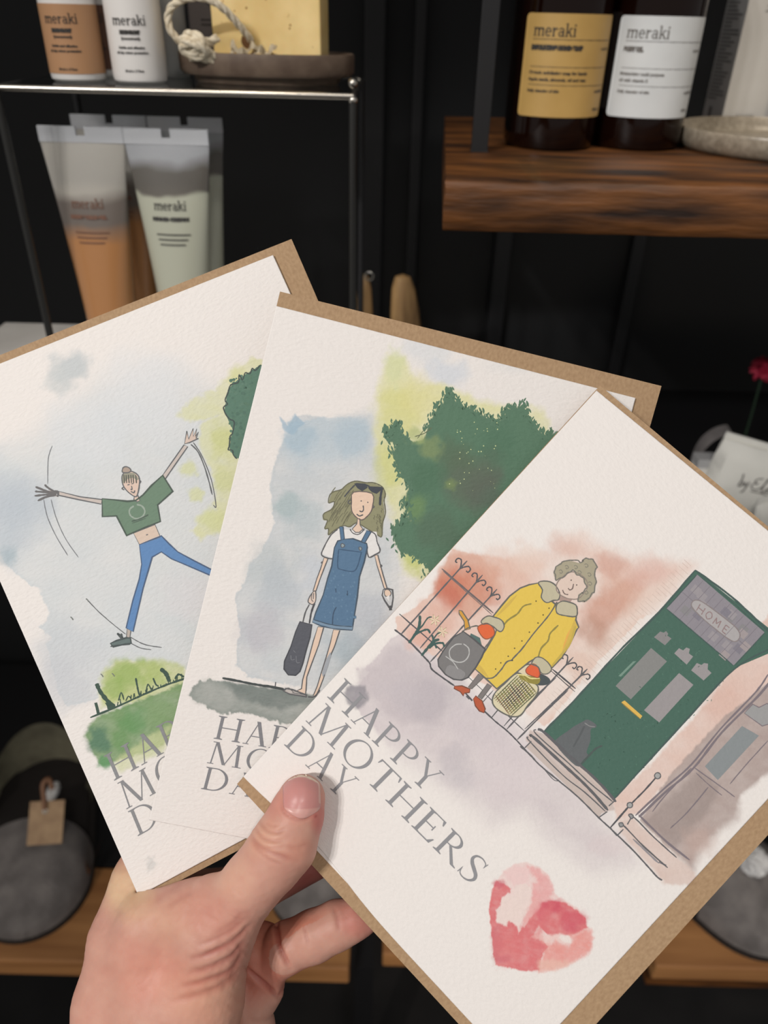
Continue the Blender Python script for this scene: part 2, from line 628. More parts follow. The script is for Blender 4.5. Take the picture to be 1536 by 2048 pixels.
def wash(C, X, Y, poly, col, op=1.0, soft=3.0, rough=6.0, rscale=14, seed=1, rim=0.0, var=0.25, vscale=40, Z=ZP):
    """a watercolour pool: ragged edge, uneven pigment, optional darker drying rim"""
    P = Z(poly)
    xs = [p[0] for p in P]; ys = [p[1] for p in P]
    m = 30 + (90 if callable(soft) else soft) + rough
    ok = (X > min(xs) - m) & (X < max(xs) + m) & (Y > min(ys) - m) & (Y < max(ys) + m)
    if not ok.any(): return
    x, y = X[ok], Y[ok]
    sd = poly_sd(x, y, P) + (fbm(x, y, rscale, seed, 4) - .5) * 2 * rough + (fbm(x, y, 5, seed + 7, 3) - .5) * min(rough, 5) * .9
    sf = soft(x, y) if callable(soft) else soft
    a = sstep(-sf, sf, sd)
    k = 1 + (fbm(x, y, vscale, seed + 50, 4) - .5) * 1.5 * var + (fbm(x * .35 + y * .15, y * 1.1 - x * .3, vscale * .35, seed + 60, 3) - .5) * var
    a = a * op * np.clip(k, 0, 1.6)
    if rim: a = a * (1 + rim * np.exp(-(np.maximum(sd, 0) / 4.5) ** 2))
    a = np.clip(a, 0, 1)[:, None]
    T = lin(col) * PAPER_K
    C[ok] = C[ok] * (1 - a) + T * a


def blob(C, X, Y, c, r, col, op=.8, seed=1, Z=ZP, rough=.5, ry=None):
    cx, cy = Z([c])[0]
    ry = ry or r
    ok = (abs(X - cx) < r * 2.2) & (abs(Y - cy) < ry * 2.2)
    if not ok.any(): return
    x, y = X[ok], Y[ok]
    d = np.sqrt(((x - cx) / r) ** 2 + ((y - cy) / ry) ** 2) + (fbm(x, y, r * .6, seed, 4) - .5) * 2 * rough
    a = (op * (1 - sstep(.35, 1.15, d)))[:, None]
    C[ok] = C[ok] * (1 - a) + lin(col) * PAPER_K * a


N1, N2, N3 = (-.06, .04, .997), (-.062, -.0415, .9972), (.1237, .1032, .9869)
Q1 = [(-163, 792), (546, 510), (960, 1425), (277, 1792)]
Q2 = [(553, 612), (1271, 796), (1008, 1775), (298, 1640)]
Q3 = [(1193, 781), (1818, 1292), (1033, 2143), (486, 1554)]
E1 = [(-158, 773), (583, 478), (995, 1432), (283, 1801)]
E2 = [(560, 583), (1323, 772), (1042, 1765), (312, 1630)]
E3 = [(1200, 771), (1854, 1320), (1056, 2198), (474, 1568)]
PL1 = Plane(Q1, N1, (298, 1640), 308.6)
PL2 = Plane(Q2, N2, (555, 612), 300.5)
PL3 = Plane(Q3, N3, (1200, 775), 303.0)
GREY = (150, 149, 152)
INK = (98, 98, 101)

# ------------------------------------------------ card 3: woman in a yellow coat by a green door


def washes3(C, X, Y):
    W = lambda *a, **k: wash(C, X, Y, *a, **k)
    B = lambda *a, **k: blob(C, X, Y, *a, **k)
    # purple-grey pavement
    W([(740, 1330), (770, 1290), (800, 1268), (870, 1300), (930, 1370), (1010, 1440), (1100, 1510), (1200, 1610), (1262, 1720), (1190, 1735), (1110, 1680), (1050, 1620), (985, 1640), (930, 1590), (860, 1540), (780, 1490), (730, 1440), (706, 1400), (735, 1345), (716, 1338)], (216, 206, 207), .85, lambda x, y: 2 + 42 * sstep(0, 160, (x - 760) * .72 + (y - 1400) * .69), 6, 14, 3, rim=.2, var=.35, vscale=60)
    W([(716, 1338), (742, 1335), (790, 1290), (850, 1310), (900, 1370), (880, 1440), (800, 1450), (740, 1400), (705, 1410)], (200, 190, 193), .75, 12, 9, 20, 5)
    W([(700, 1370), (730, 1372), (738, 1400), (716, 1420), (695, 1408), (686, 1386)], (150, 146, 152), .85, 4, 3, 9, 6)
    B((870, 1400), 70, (186, 178, 184), .55, 8); B((800, 1385), 50, (196, 188, 193), .5, 9); B((930, 1560), 55, (196, 189, 194), .5, 10, ry=40); B((960, 1450), 80, (208, 198, 202), .6, 11)
    B((1020, 1530), 90, (220, 209, 211), .6, 12); B((1225, 1690), 60, (222, 208, 208), .6, 13, ry=30); B((905, 1520), 40, (186, 180, 186), .4, 14)
    # peach and brick wash behind the figure
    W([(905, 1098), (1010, 1118), (1100, 1112), (1125, 1080), (1165, 1068), (1190, 1090), (1260, 1118), (1385, 1132), (1330, 1190), (1180, 1340), (1090, 1455), (1000, 1385), (900, 1330), (850, 1300), (795, 1262), (792, 1236), (830, 1215), (872, 1180), (880, 1150)], (231, 203, 190), .9, lambda x, y: 1.5 + 22 * sstep(940, 1120, x) * (y < 1230), 4, 9, 21, rim=.2, var=.3)
    W([(908, 1100), (960, 1112), (1000, 1140), (990, 1200), (930, 1240), (880, 1200), (862, 1190), (880, 1145)], (214, 158, 134), .75, 9, 9, 16, 22)
    B((910, 1170), 42, (205, 120, 92), .75, 23); B((960, 1165), 44, (208, 132, 106), .6, 24); B((895, 1195), 34, (200, 112, 92), .6, 25); B((985, 1190), 30, (206, 140, 118), .5, 26)
    B((1010, 1145), 60, (224, 180, 160), .5, 27); B((1130, 1100), 45, (222, 186, 172), .55, 28); B((1215, 1130), 40, (214, 168, 152), .7, 29, ry=26); B((1060, 1125), 40, (232, 205, 190), .5, 30)
    B((1255, 1185), 55, (212, 160, 138), .7, 31); B((1210, 1220), 50, (205, 150, 128), .65, 32); B((1195, 1265), 42, (188, 145, 126), .6, 33); B((1300, 1150), 55, (224, 184, 172), .6, 34); B((1155, 1330), 40, (214, 166, 145), .55, 35)
    B((870, 1245), 50, (224, 178, 160), .7, 36); B((840, 1275), 34, (222, 172, 155), .6, 37)
    W([(1130, 1290), (1200, 1290), (1290, 1170), (1370, 1150), (1180, 1350), (1110, 1440), (1085, 1420)], (236, 220, 208), .5, 16, 10, 20, 38)
    W([(1040, 1400), (1100, 1330), (1150, 1350), (1090, 1440), (1060, 1460)], (238, 226, 218), .7, 10, 5, 14, 39)
    W([(1085, 1150), (1115, 1110), (1195, 1120), (1200, 1190), (1160, 1210), (1110, 1180)], (238, 228, 220), .6, 12, 5, 14, 40)
    # pink wall between the two doors
    W([(1536, 1230), (1600, 1200), (1640, 1330), (1536, 1365), (1400, 1490), (1280, 1625), (1235, 1640), (1222, 1600), (1300, 1530), (1420, 1400)], (228, 200, 188), .95, 4, 5, 14, 41, var=.25)
    B((1440, 1400), 60, (220, 180, 165), .5, 42)
    # brown second door
    W([(1620, 1300), (1536, 1365), (1440, 1440), (1340, 1550), (1280, 1640), (1385, 1745), (1400, 1700), (1440, 1660), (1475, 1640), (1480, 1590), (1536, 1545), (1640, 1480)], (178, 160, 154), .92, lambda x, y: 2 + 12 * sstep(1640, 1700, y + (x - 1400) * .9), 4, 12, 43, var=.2)
    W([(1290, 1640), (1400, 1540), (1440, 1570), (1420, 1620), (1350, 1700)], (160, 145, 140), .7, 8, 6, 14, 44)
    B((1400, 1680), 46, (198, 172, 162), .6, 45)
    # step washes
    W([(1060, 1460), (1100, 1470), (1222, 1590), (1230, 1620), (1200, 1625), (1130, 1545), (1050, 1480)], (206, 188, 180), .9, 2, 3, 8, 46)
    W([(1238, 1640), (1262, 1632), (1390, 1745), (1400, 1770), (1330, 1768), (1240, 1665)], (222, 200, 190), .9, 5, 4, 8, 47)
    # watercolour heart, tip down-left
    H = [(190, 360), (280, 260), (400, 170), (540, 140), (700, 200), (810, 300), (860, 420), (890, 530), (1010, 600), (1150, 680), (1240, 790), (1270, 900), (1320, 960), (1325, 1100), (1300, 1190), (1190, 1290), (1050, 1370), (850, 1425), (660, 1440), (480, 1425), (340, 1390), (185, 1355), (155, 1180), (135, 960), (115, 800), (115, 640), (140, 480)]
    wash(C, X, Y, H, (238, 214, 209), .95, 1.5, 1.5, 8, 61, rim=.12, Z=Z8, var=.1)
    K = lambda pl, c, op=.85, soft=2.5, rough=2.5, sd=1, **k: wash(C, X, Y, pl, c, op, soft, rough * 1.7, 7, sd, Z=Z8, vscale=14, **k)
    K([(280, 260), (420, 190), (560, 190), (600, 260), (560, 420), (400, 420), (330, 380)], (238, 200, 198), .6, 6, 4, 62)
    K([(560, 190), (700, 220), (800, 310), (850, 430), (880, 540), (760, 620), (700, 760), (560, 880), (480, 930), (500, 820), (590, 650), (610, 560), (620, 400), (670, 380), (620, 280)], (234, 172, 170), .85, 5, 3, 63)
    K([(195, 360), (250, 385), (360, 455), (350, 500), (270, 560), (240, 640), (190, 720), (205, 800), (195, 860), (330, 915), (320, 860), (345, 835), (440, 905), (450, 1000), (600, 800), (700, 700), (730, 610), (860, 600), (990, 620), (1120, 690), (1240, 800), (1265, 920), (1160, 980), (1050, 1010), (940, 990), (840, 1020), (690, 900), (640, 1010), (820, 1140), (740, 1230), (700, 1420), (560, 1435), (340, 1390), (185, 1355), (155, 1180), (135, 960), (115, 800), (115, 640), (140, 480)], (222, 122, 124), .92, 1.6, 1.8, 64, rim=.1)
    K([(640, 1010), (840, 1120), (900, 1080), (1060, 1130), (1090, 1060), (1060, 1010), (1260, 930), (1320, 970), (1320, 1110), (1290, 1200), (1180, 1290), (1000, 1380), (700, 1430), (740, 1230), (820, 1150)], (234, 158, 150), .9, 6, 3.5, 65)
    K([(700, 1300), (1000, 1300), (1130, 1320), (1000, 1390), (850, 1425), (700, 1430)], (236, 190, 176), .8, 5, 3, 66)
    B2 = lambda c, r, col, op=.7, sd=1, ry=None: blob(C, X, Y, c, r, col, op, sd, Z=Z8, ry=ry)
    B2((880, 660), 26, (208, 78, 98), .8, 67, 16); B2((1080, 800), 30, (212, 88, 104), .7, 68, 26); B2((740, 740), 22, (216, 100, 112), .6, 69); B2((1060, 920), 22, (210, 86, 104), .6, 70, 12)
    B2((265, 1285), 20, (198, 108, 122), .7, 71, 11); B2((200, 1100), 14, (206, 112, 120), .6, 72, 50); B2((230, 400), 16, (208, 104, 116), .7, 73, 10); B2((330, 1150), 40, (224, 124, 124), .5, 74)
    K([(700, 900), (670, 930), (620, 1020), (760, 1090), (820, 1130), (870, 1060), (960, 1070), (1060, 1110), (1060, 1050), (960, 1000), (860, 1000), (760, 1020)], (240, 205, 198), .75, 5, 2.5, 75)
    K([(195, 740), (240, 680), (260, 570), (400, 530), (420, 400), (560, 400), (620, 470), (590, 640), (500, 820), (470, 900), (340, 830), (320, 890), (195, 850)], (238, 219, 212), .9, 2.4, 2.5, 76)
    K([(960, 1000), (1060, 1020), (1072, 1105), (1000, 1090), (930, 1040)], (240, 228, 222), .9, 1.2, 1, 77)
    K([(640, 1000), (740, 780), (820, 620), (900, 640), (760, 900), (700, 1100)], (222, 118, 122), .55, 8, 3, 78)
    K([(520, 880), (640, 760), (720, 620), (640, 560), (560, 760)], (236, 180, 174), .5, 9, 3, 79)


def warp3(U, V, X, Y):
    a = np.exp(-((U - .27) / .16) ** 2) * sstep(.8, 1, V)
    return X + a * 9.0, Y - a * 12.0


def make_card(label, plane, quad, env_quad, washes, arts, warp=None, env_label='', group='greeting cards fanned out in the hand'):
    root = empty('greeting_card', mat=plane.M)
    tag(root, label, 'greeting card', group)
    Lw = plane.loc([q[0] for q in quad], [q[1] for q in quad])
    w = math.dist(Lw[0], Lw[1]); h = math.dist(Lw[0], Lw[3])
    build_face('front_panel', plane, quad, washes, root, int(w / .00036), int(h / .00036), warp)
    build_sheet('back_panel', plane, quad_in(quad), .0003, .0006, m_paper, root)
    arts(plane, root)
    er = empty('envelope', mat=plane.M)
    tag(er, env_label, 'envelope', 'kraft envelopes behind the cards')
    build_sheet('envelope_front', plane, env_quad, .00025, .0011, m_kraft, er)
    c = [sum(p[0] for p in env_quad) / 4, sum(p[1] for p in env_quad) / 4]
    eb = [(c[0] + (q[0] - c[0]) * .996, c[1] + (q[1] - c[1]) * .996) for q in env_quad]
    build_sheet('envelope_back', plane, eb, .00025, .0015, m_kraft, er)
    return root, er


def quad_in(q):
    c = (sum(p[0] for p in q) / 4, sum(p[1] for p in q) / 4)
    return [(c[0] + (p[0] - c[0]) * .985, c[1] + (p[1] - c[1]) * .985) for p in q]


def arts3(pl, root):
    # iron railings and spring flowers
    a = Art(pl, 'railing_drawing', root, 1)
    ln = lambda pts, w=2.0, c=INK, lv=0, sm=6: a.line(Z4, pts, w, c, lv, sm)
    a.line(Z4, [(345, 258), (690, 555)], 2.6, (110, 100, 100)); a.line(Z4, [(355, 275), (680, 565)], 1.2, (120, 110, 108))
    a.line(Z4, [(62, 560), (350, 810)], 2); a.line(Z4, [(30, 665), (90, 710), (150, 765), (230, 850), (265, 890), (280, 930), (350, 985), (430, 1040)], 2.6)
    a.line(Z4, [(500, 1085), (550, 1140)], 2.4); a.line(Z4, [(600, 1180), (700, 1275), (780, 1340), (860, 1420), (950, 1520)], 2.2)
    for x0, y0, x1, y1, s in ((515, 205, 70, 700, 1), (618, 300, 200, 790, .92), (715, 395, 270, 880, .9), (1225, 848, 780, 1330, 1), (1318, 928, 850, 1400, .9)):
        dx, dy = (x1 - x0), (y1 - y0); n = math.hypot(dx, dy); dx /= n; dy /= n
        q = lambda u, v: (x0 + (dx * u - dy * v) * s, y0 + (dy * u + dx * v) * s)
        a.line(Z4, [(x0, y0), (x1, y1)], 2.3, INK)
        a.line(Z4, [q(72, 0), q(48, 12), q(22, 34), q(30, 56), q(54, 56), q(54, 40)], 2.1)
        a.line(Z4, [q(72, 0), q(48, -12), q(22, -34), q(30, -56), q(54, -56), q(54, -40)], 2.1)
    ln([(900, 1330), (1200, 1045)], 2.0); ln([(905, 1345), (1190, 1070)], 1.4)
    a.line(Z4, [(1085, 930), (1240, 1060)], 2.6); a.line(Z4, [(1075, 940), (1235, 1080)], 1.4)
    ln([(820, 1245), (1110, 985)], 2.0); ln([(760, 1310), (900, 1150)], 1.8)
    ln([(640, 1100), (900, 1345)], 1.6); ln([(680, 1250), (730, 1190)], 1.6); ln([(610, 1160), (690, 1070)], 1.4); ln([(500, 960), (640, 1090)], 1.2)
    G = (62, 92, 88)
    for P, w in (([(125, 755), (165, 700), (195, 640), (200, 570)], 4), ([(160, 705), (200, 680), (250, 665), (268, 690)], 3.2), ([(170, 690), (215, 640), (250, 590), (280, 580)], 2.2),
                 ([(210, 840), (250, 790), (290, 745), (330, 730)], 4), ([(260, 790), (300, 760), (350, 755), (362, 780)], 3.2), ([(270, 780), (290, 730), (320, 690), (345, 690)], 2.2), ([(280, 700), (300, 760), (310, 790)], 3)):
        a.line(Z4, P, w, G, 3)
    for cx, cy in ((300, 602), (350, 680)):
        for k in range(6):
            t = k * math.pi / 3 + .2
            a.fill(Z4, [(cx, cy), (cx + 26 * math.cos(t - .28), cy + 26 * math.sin(t - .28)), (cx + 40 * math.cos(t), cy + 40 * math.sin(t)), (cx + 26 * math.cos(t + .28), cy + 26 * math.sin(t + .28))], (238, 222, 188), 3)
            a.line(Z4, [(cx + 12 * math.cos(t - .4), cy + 12 * math.sin(t - .4)), (cx + 40 * math.cos(t), cy + 40 * math.sin(t))], .8, (170, 150, 120), 4)
    a.build()
    # the two doors with their steps
    a = Art(pl, 'house_front_drawing', root, 1)
    D = (70, 92, 88)
    for k in range(46):                                     # faint brick courses
        t = k / 45
        x, y = 1000 - 860 * t + random.uniform(-12, 12), 60 + 870 * t
        L_ = random.uniform(40, 130)
        a.line(Z5, [(x + 20, y), (x + 20 + L_ * .8, y + L_ * .72)], .5, (210, 190, 179), 0)
    a.fill(Z5, [(1088, 125), (1536, 480), (1660, 590), (1330, 730), (585, 1545), (150, 1122), (430, 830), (860, 385)], (70, 106, 92), 0)
    a.fill(Z5, [(1095, 150), (1515, 510), (1322, 716), (905, 362)], (146, 141, 148), 1)
    for k in range(22):
        x, y = 960 + random.uniform(-30, 480), 0
        u, v = random.random(), random.random()
        cx = 1095 + (1515 - 1095) * u * .9 + (905 - 1095) * v * .9; cy = 150 + (510 - 150) * u * .9 + (362 - 150) * v * .9
        a.fill(Z5, [(cx, cy), (cx + 42, cy + 36), (cx + 10, cy + 72), (cx - 32, cy + 36)], random.choice([(132, 128, 138), (158, 152, 156), (140, 138, 140), (165, 155, 156)]), 2)
    for k in range(9):
        t = (k + 1) / 10
        a.line(Z5, [(1095 + 420 * t, 150 + 360 * t), (905 + 417 * t, 362 + 354 * t)], .8, (128, 122, 130), 3)
    a.line(Z5, [(1000, 256), (1418, 613)], .8, (128, 122, 130), 3)
    a.both(Z5, [(1065, 325), (1095, 310), (1150, 335), (1290, 440), (1345, 490), (1362, 530), (1340, 565), (1290, 550), (1150, 440), (1070, 360)], (176, 172, 172), 1.6, (140, 130, 130), 3, 5)
    c0 = (1098, 372)
    e = np.array((.78, .63)); f = np.array((.52, -.85))     # reading direction and letter height
    P0 = np.array((1092, 375.))
    q = lambda i, u, v: tuple(P0 + e * (i * 64 + u * 40) + f * (v * 46))
    LT = (150, 128, 128)
    for S in ([q(0, 0, 0), q(0, 0, 1)], [q(0, 1, 0), q(0, 1, 1)], [q(0, 0, .5), q(0, 1, .5)],
              [q(1, .5, 0), q(1, 0, .4), q(1, .2, .95), q(1, .7, 1), q(1, 1, .5), q(1, .5, 0)],
              [q(2, 0, 0), q(2, .1, 1)], [q(2, .1, 1), q(2, .5, .3)], [q(2, .5, .3), q(2, .95, 1)], [q(2, .95, 1), q(2, 1.05, 0)],
              [q(3, .3, 0), q(3, .3, 1)], [q(3, .3, 1), q(3, 1, 1)], [q(3, .3, .5), q(3, .85, .5)], [q(3, .3, 0), q(3, 1, 0)]):
        a.line(Z5, S, 1.6, LT, 5, 4)
    GP = (158, 153, 154)
    a.fill(Z5, [(812, 607), (910, 690), (686, 925), (592, 842)], (138, 138, 136), 1)
    a.fill(Z5, [(985, 762), (1074, 835), (862, 1068), (768, 992)], GP, 1)
    a.fill(Z5, [(830, 540), (868, 505), (890, 512), (905, 502), (918, 520), (912, 530), (938, 548), (898, 590)], (140, 138, 138), 1)
    a.fill(Z5, [(955, 640), (985, 608), (1010, 622), (1030, 604), (1052, 612), (1046, 640), (1072, 660), (1032, 710)], GP, 1)
    a.fill(Z5, [(1060, 745), (1095, 700), (1125, 712), (1140, 700), (1165, 704), (1162, 738), (1186, 762), (1137, 808)], GP, 1)
    a.fill(Z5, [(700, 690), (720, 688), (625, 785), (610, 780)], (120, 150, 135), 1)
    a.fill(Z5, [(628, 942), (648, 932), (757, 1028), (745, 1046)], (228, 186, 88), 2)
    a.line(Z5, [(628, 945), (742, 1044)], 1.4, (150, 130, 70), 3)
    a.fill(Z5, [(222, 1175), (290, 1125), (330, 1095), (390, 1062), (420, 1050), (470, 1080), (468, 1100), (438, 1110), (436, 1180), (412, 1250), (420, 1275), (365, 1342), (295, 1292), (228, 1215)], (100, 104, 106), 2, 3)
    a.line(Z5, [(375, 1330), (430, 1270), (470, 1230), (510, 1212)], 3, (76, 90, 86), 2)
    a.line(Z5, [(330, 1220), (370, 1150), (400, 1090)], 3, (88, 92, 94), 3); a.line(Z5, [(400, 1070), (430, 1090), (465, 1095)], 1.6, (140, 140, 140), 3)
    for k in range(260):                                     # pencil grain of the green
        u, v = random.random(), random.random()
        x = 860 + (150 - 860) * u + (1330 - 860) * v * (1 - 0) ; y = 385 + (1122 - 385) * u + (730 - 385) * v
        x = 870 - 700 * u + 440 * v; y = 400 + 720 * u + 400 * v
        t = random.uniform(0, 6.3)
        a.line(Z5, [(x, y), (x + 12 * math.cos(t), y + 12 * math.sin(t))], .9, random.choice([(84, 124, 106), (60, 94, 82), (78, 116, 100)]), 1 if False else 0.5, 0)
    for S, w in (([(1085, 125), (1310, 290), (1536, 500), (1640, 590)], 3.2), ([(1110, 160), (1300, 310), (1515, 505)], 1.6), ([(1085, 125), (860, 385), (640, 600), (430, 830), (300, 970), (150, 1122)], 3), ([(905, 362), (1322, 716)], 1.6),
                 ([(1515, 512), (1330, 716)], 1.6), ([(1600, 590), (1330, 735), (1000, 1085), (730, 1380), (585, 1540)], 2.6), ([(1098, 150), (905, 362)], 1.6)):
        a.line(Z5, S, w, D, 4)
    ST = (203, 188, 180)
    a.fill(Z5, [(35, 1218), (66, 1178), (520, 1600), (492, 1655)], ST, 1); a.fill(Z5, [(96, 1165), (130, 1130), (575, 1555), (548, 1592)], ST, 1)
    for S, w in (([(110, 1110), (150, 1130), (300, 1270), (470, 1420), (595, 1560)], 4.2), ([(100, 1112), (100, 1140), (300, 1320), (440, 1450), (575, 1560)], 1.8), ([(60, 1152), (90, 1165), (280, 1340), (420, 1470), (545, 1612)], 4.2),
                 ([(52, 1158), (60, 1185), (260, 1390), (400, 1500), (530, 1620)], 1.8), ([(70, 1185), (30, 1225)], 1.8), ([(540, 1620), (490, 1655)], 1.8), ([(585, 1555), (550, 1585)], 1.8),
                 ([(0, 1215), (60, 1265), (120, 1330), (240, 1430), (360, 1530), (490, 1660), (560, 1725), (700, 1860), (800, 1970), (850, 2025), (880, 2045)], 2.4), ([(130, 1335), (205, 1420), (240, 1430)], 1.2)):
        a.line(Z5, S, w, INK, 3)
    a.line(Z5, [(558, 1722), (680, 1580)], 3); a.line(Z5, [(680, 1580), (770, 1490), (850, 1400)], 2.6)
    for cx, cy, r in ((680, 1580, 17), (852, 1398, 19)):
        a.both(Z5, [(cx + r * math.cos(t * .785), cy + r * math.sin(t * .785)) for t in range(8)], (170, 170, 168), 1.6, INK, 4, 4)
    # second door
    BR = (128, 118, 124)
    for S, w in (([(1536, 770), (1460, 880), (1240, 1110), (1060, 1330), (890, 1480), (715, 1645)], 2.8), ([(1560, 800), (1470, 910), (1250, 1130), (1075, 1350), (900, 1500), (735, 1655)], 3.6), ([(1060, 1350), (900, 1520), (820, 1620)], 1.8), ([(1165, 1470), (1040, 1620), (930, 1725)], 1.8),
                 ([(1075, 1345), (1250, 1470), (1330, 1530)], 1.6), ([(1090, 1380), (1165, 1450), (1250, 1520)], 1.4), ([(735, 1640), (900, 1800), (1050, 1920)], 3.2), ([(1300, 1450), (1400, 1330), (1536, 1180)], 1.6)):
        a.line(Z5, S, w, BR, 2)
    a.fill(Z5, [(1375, 1090), (1480, 1150), (1225, 1425), (1145, 1340)], (140, 146, 148), 1, 0)
    a.both(Z5, [(1390, 1010), (1440, 955), (1480, 975), (1530, 950), (1600, 1000), (1600, 1060), (1500, 1090)], (160, 160, 160), 2, BR, 1)
    for S, w, c in (([(680, 1642), (720, 1668), (830, 1780), (970, 1905)], 2.0, INK), ([(690, 1655), (665, 1700)], 1.8, INK), ([(615, 1700), (650, 1715), (760, 1830), (915, 1968)], 2.2, INK), ([(700, 1790), (860, 1940)], 3.0, (150, 146, 150)), ([(640, 1730), (600, 1770)], 1.8, INK),
                    ([(560, 1722), (600, 1770)], 2.0, INK), ([(860, 1930), (905, 1955)], 3, (130, 126, 130))):
        a.line(Z5, S, w, c, 3)
    a.both(Z5, [(672, 1640), (690, 1635), (702, 1650), (690, 1665)], (150, 150, 150), 1.6, INK, 3, 3); a.both(Z5, [(612, 1692), (634, 1690), (640, 1708), (620, 1715)], (150, 150, 150), 1.6, INK, 3, 3)
    a.build()
    # woman in the coat
    a = Art(pl, 'woman_drawing', root, 5)
    LN = (104, 104, 98)
    FUR = (196, 188, 160)
    for P in ([(590, 960), (625, 985), (545, 1062), (522, 1050)], [(650, 1025), (680, 1040), (612, 1130), (588, 1112)]): a.both(Z4, P, (128, 122, 120), 1.2, LN, 0)
    a.both(Z4, [(430, 1042), (480, 1040), (535, 1062), (530, 1085), (495, 1090), (490, 1108), (470, 1080), (428, 1058)], (186, 92, 58), 1.6, (120, 70, 50), 1)
    a.both(Z4, [(556, 1128), (572, 1108), (615, 1140), (636, 1195), (628, 1220), (598, 1210), (570, 1175)], (186, 88, 54), 1.6, (120, 70, 50), 1)
    a.line(Z4, [(510, 1108), (530, 1130)], 2, INK, 1)
    # basket with the checked cloth
    a.both(Z4, [(850, 960), (900, 905), (960, 900), (1000, 950), (990, 1000), (930, 990)], (226, 212, 180), 2, LN, 0, 4)
    a.both(Z4, [(850, 955), (920, 1000), (985, 1040), (980, 1100), (920, 1170), (870, 1238), (800, 1242), (720, 1200), (684, 1150), (700, 1090), (760, 1030)], (222, 212, 178), 2.2, LN, 3, 4)
    for k in range(12):
        t = k / 11
        cc = lambda: random.choice([(96, 88, 70), (70, 66, 62), (140, 106, 90), (120, 112, 60)])
        a.line(Z4, [(702 + 176 * t, 1100 - 132 * t), (800 + 176 * t, 1238 - 150 * t)], 1.5, cc(), 5); a.line(Z4, [(706 + 176 * t, 1102 - 132 * t), (806 + 174 * t, 1236 - 152 * t)], .8, (190, 180, 110), 5)
        a.line(Z4, [(694 + 118 * t, 1128 + 110 * t), (856 + 122 * t, 966 + 120 * t)], 1.5, cc(), 5); a.line(Z4, [(698 + 116 * t, 1122 + 112 * t), (850 + 124 * t, 972 + 116 * t)], .8, (90, 110, 60), 5)
    a.fill(Z4, [(990, 960), (1050, 980), (1070, 1010), (1040, 1035), (980, 1030)], (74, 82, 84), 4, 3)
    a.fill(Z4, [(855, 960), (930, 975), (1000, 985), (985, 1030), (900, 1010)], (150, 138, 62), 5, 3)
    a.line(Z4, [(850, 965), (900, 970), (940, 990), (1000, 990)], 2, (232, 220, 150), 6)
    # coat
    YC = (230, 198, 84)
    a.both(Z4, [(1000, 352), (930, 365), (870, 388), (800, 440), (745, 505), (682, 585), (720, 640), (700, 700), (640, 800), (558, 918), (640, 993), (712, 1060), (770, 1015), (850, 945), (930, 880), (985, 850), (1045, 900), (1070, 930), (1150, 850), (1205, 750), (1250, 660), (1260, 650), (1240, 600), (1245, 570), (1180, 530), (1110, 500), (1050, 450)], YC, 2.4, LN, 1, 0)
    a.line(Z4, [(1115, 480), (1060, 570), (960, 690), (880, 795), (815, 865), (820, 870), (780, 880), (740, 935), (690, 985), (640, 990)], 2.2, LN, 3)
    a.line(Z4, [(945, 492), (890, 510), (850, 560), (790, 600), (755, 640)], 2.6, (150, 138, 70), 3); a.line(Z4, [(1125, 635), (1070, 690), (1055, 740), (1010, 790), (990, 850)], 2.6, (150, 138, 70), 3)
    for P_ in ([(575, 925), (640, 975), (660, 985), (600, 900)], [(1230, 600), (1248, 640), (1195, 760), (1140, 835), (1180, 740)], [(700, 590), (770, 500), (850, 430), (800, 500)]): a.fill(Z4, P_, (214, 182, 82), 2, 2)
    a.fill(Z4, [(1180, 700), (1215, 650), (1235, 640), (1200, 730), (1150, 810)], (234, 176, 84), 2, 2)
    a.line(Z4, [(1240, 640), (1200, 760), (1130, 850), (1075, 915)], 3.2, (200, 175, 80), 2.5)
    a.dots(Z4, [(975, 475), (1062, 522), (1022, 567), (988, 621), (931, 682), (881, 741), (832, 790), (790, 843), (739, 887), (705, 928)], 1.6, (110, 98, 50), 4)
    # tote bag
    a.line(Z4, [(480, 680), (520, 655), (580, 640), (600, 660)], 2, LN, 2); a.line(Z4, [(690, 650), (680, 720), (630, 790)], 2.2, LN, 3)
    a.both(Z4, [(460, 535), (480, 540), (520, 600), (535, 660), (500, 670), (495, 610), (462, 560)], (214, 158, 60), 1.6, LN, 2)
    a.fill(Z4, [(540, 690), (600, 720), (615, 780), (570, 770), (530, 720)], (84, 112, 108), 2)
    a.both(Z4, [(490, 678), (560, 730), (635, 795), (612, 850), (575, 915), (520, 985), (480, 1002), (425, 998), (370, 965), (325, 910), (320, 865), (360, 800), (425, 715)], (124, 122, 121), 2.4, (84, 84, 86), 3, 0)
    a.fill(Z4, [(400, 900), (500, 950), (480, 995), (430, 990), (370, 955)], (142, 140, 140), 4, 3)
    a.line(Z4, [(490, 760), (525, 790), (525, 840), (490, 878), (440, 880), (402, 850), (400, 800), (440, 765), (480, 762)], 1.8, (188, 188, 186), 5); a.line(Z4, [(370, 842), (420, 880), (455, 930)], 1.5, (188, 188, 186), 5)
    # hands, cuffs, collar
    a.both(Z4, [(585, 655), (610, 632), (650, 622), (690, 655), (695, 700), (650, 728), (615, 712)], (226, 104, 56), 1.4, (150, 90, 60), 5, 3)
    a.both(Z4, [(908, 930), (945, 895), (980, 905), (1000, 950), (990, 985), (950, 975), (915, 958)], (226, 100, 56), 1.4, (150, 80, 60), 7, 3)
    a.both(Z4, [(610, 605), (650, 575), (690, 580), (745, 602), (762, 645), (742, 678), (715, 668), (690, 645), (650, 625), (620, 630)], FUR, 1.8, LN, 6, 3)
    a.both(Z4, [(945, 890), (970, 852), (1010, 852), (1055, 885), (1078, 930), (1050, 960), (1010, 955), (990, 915), (955, 900)], FUR, 1.8, LN, 8, 3)
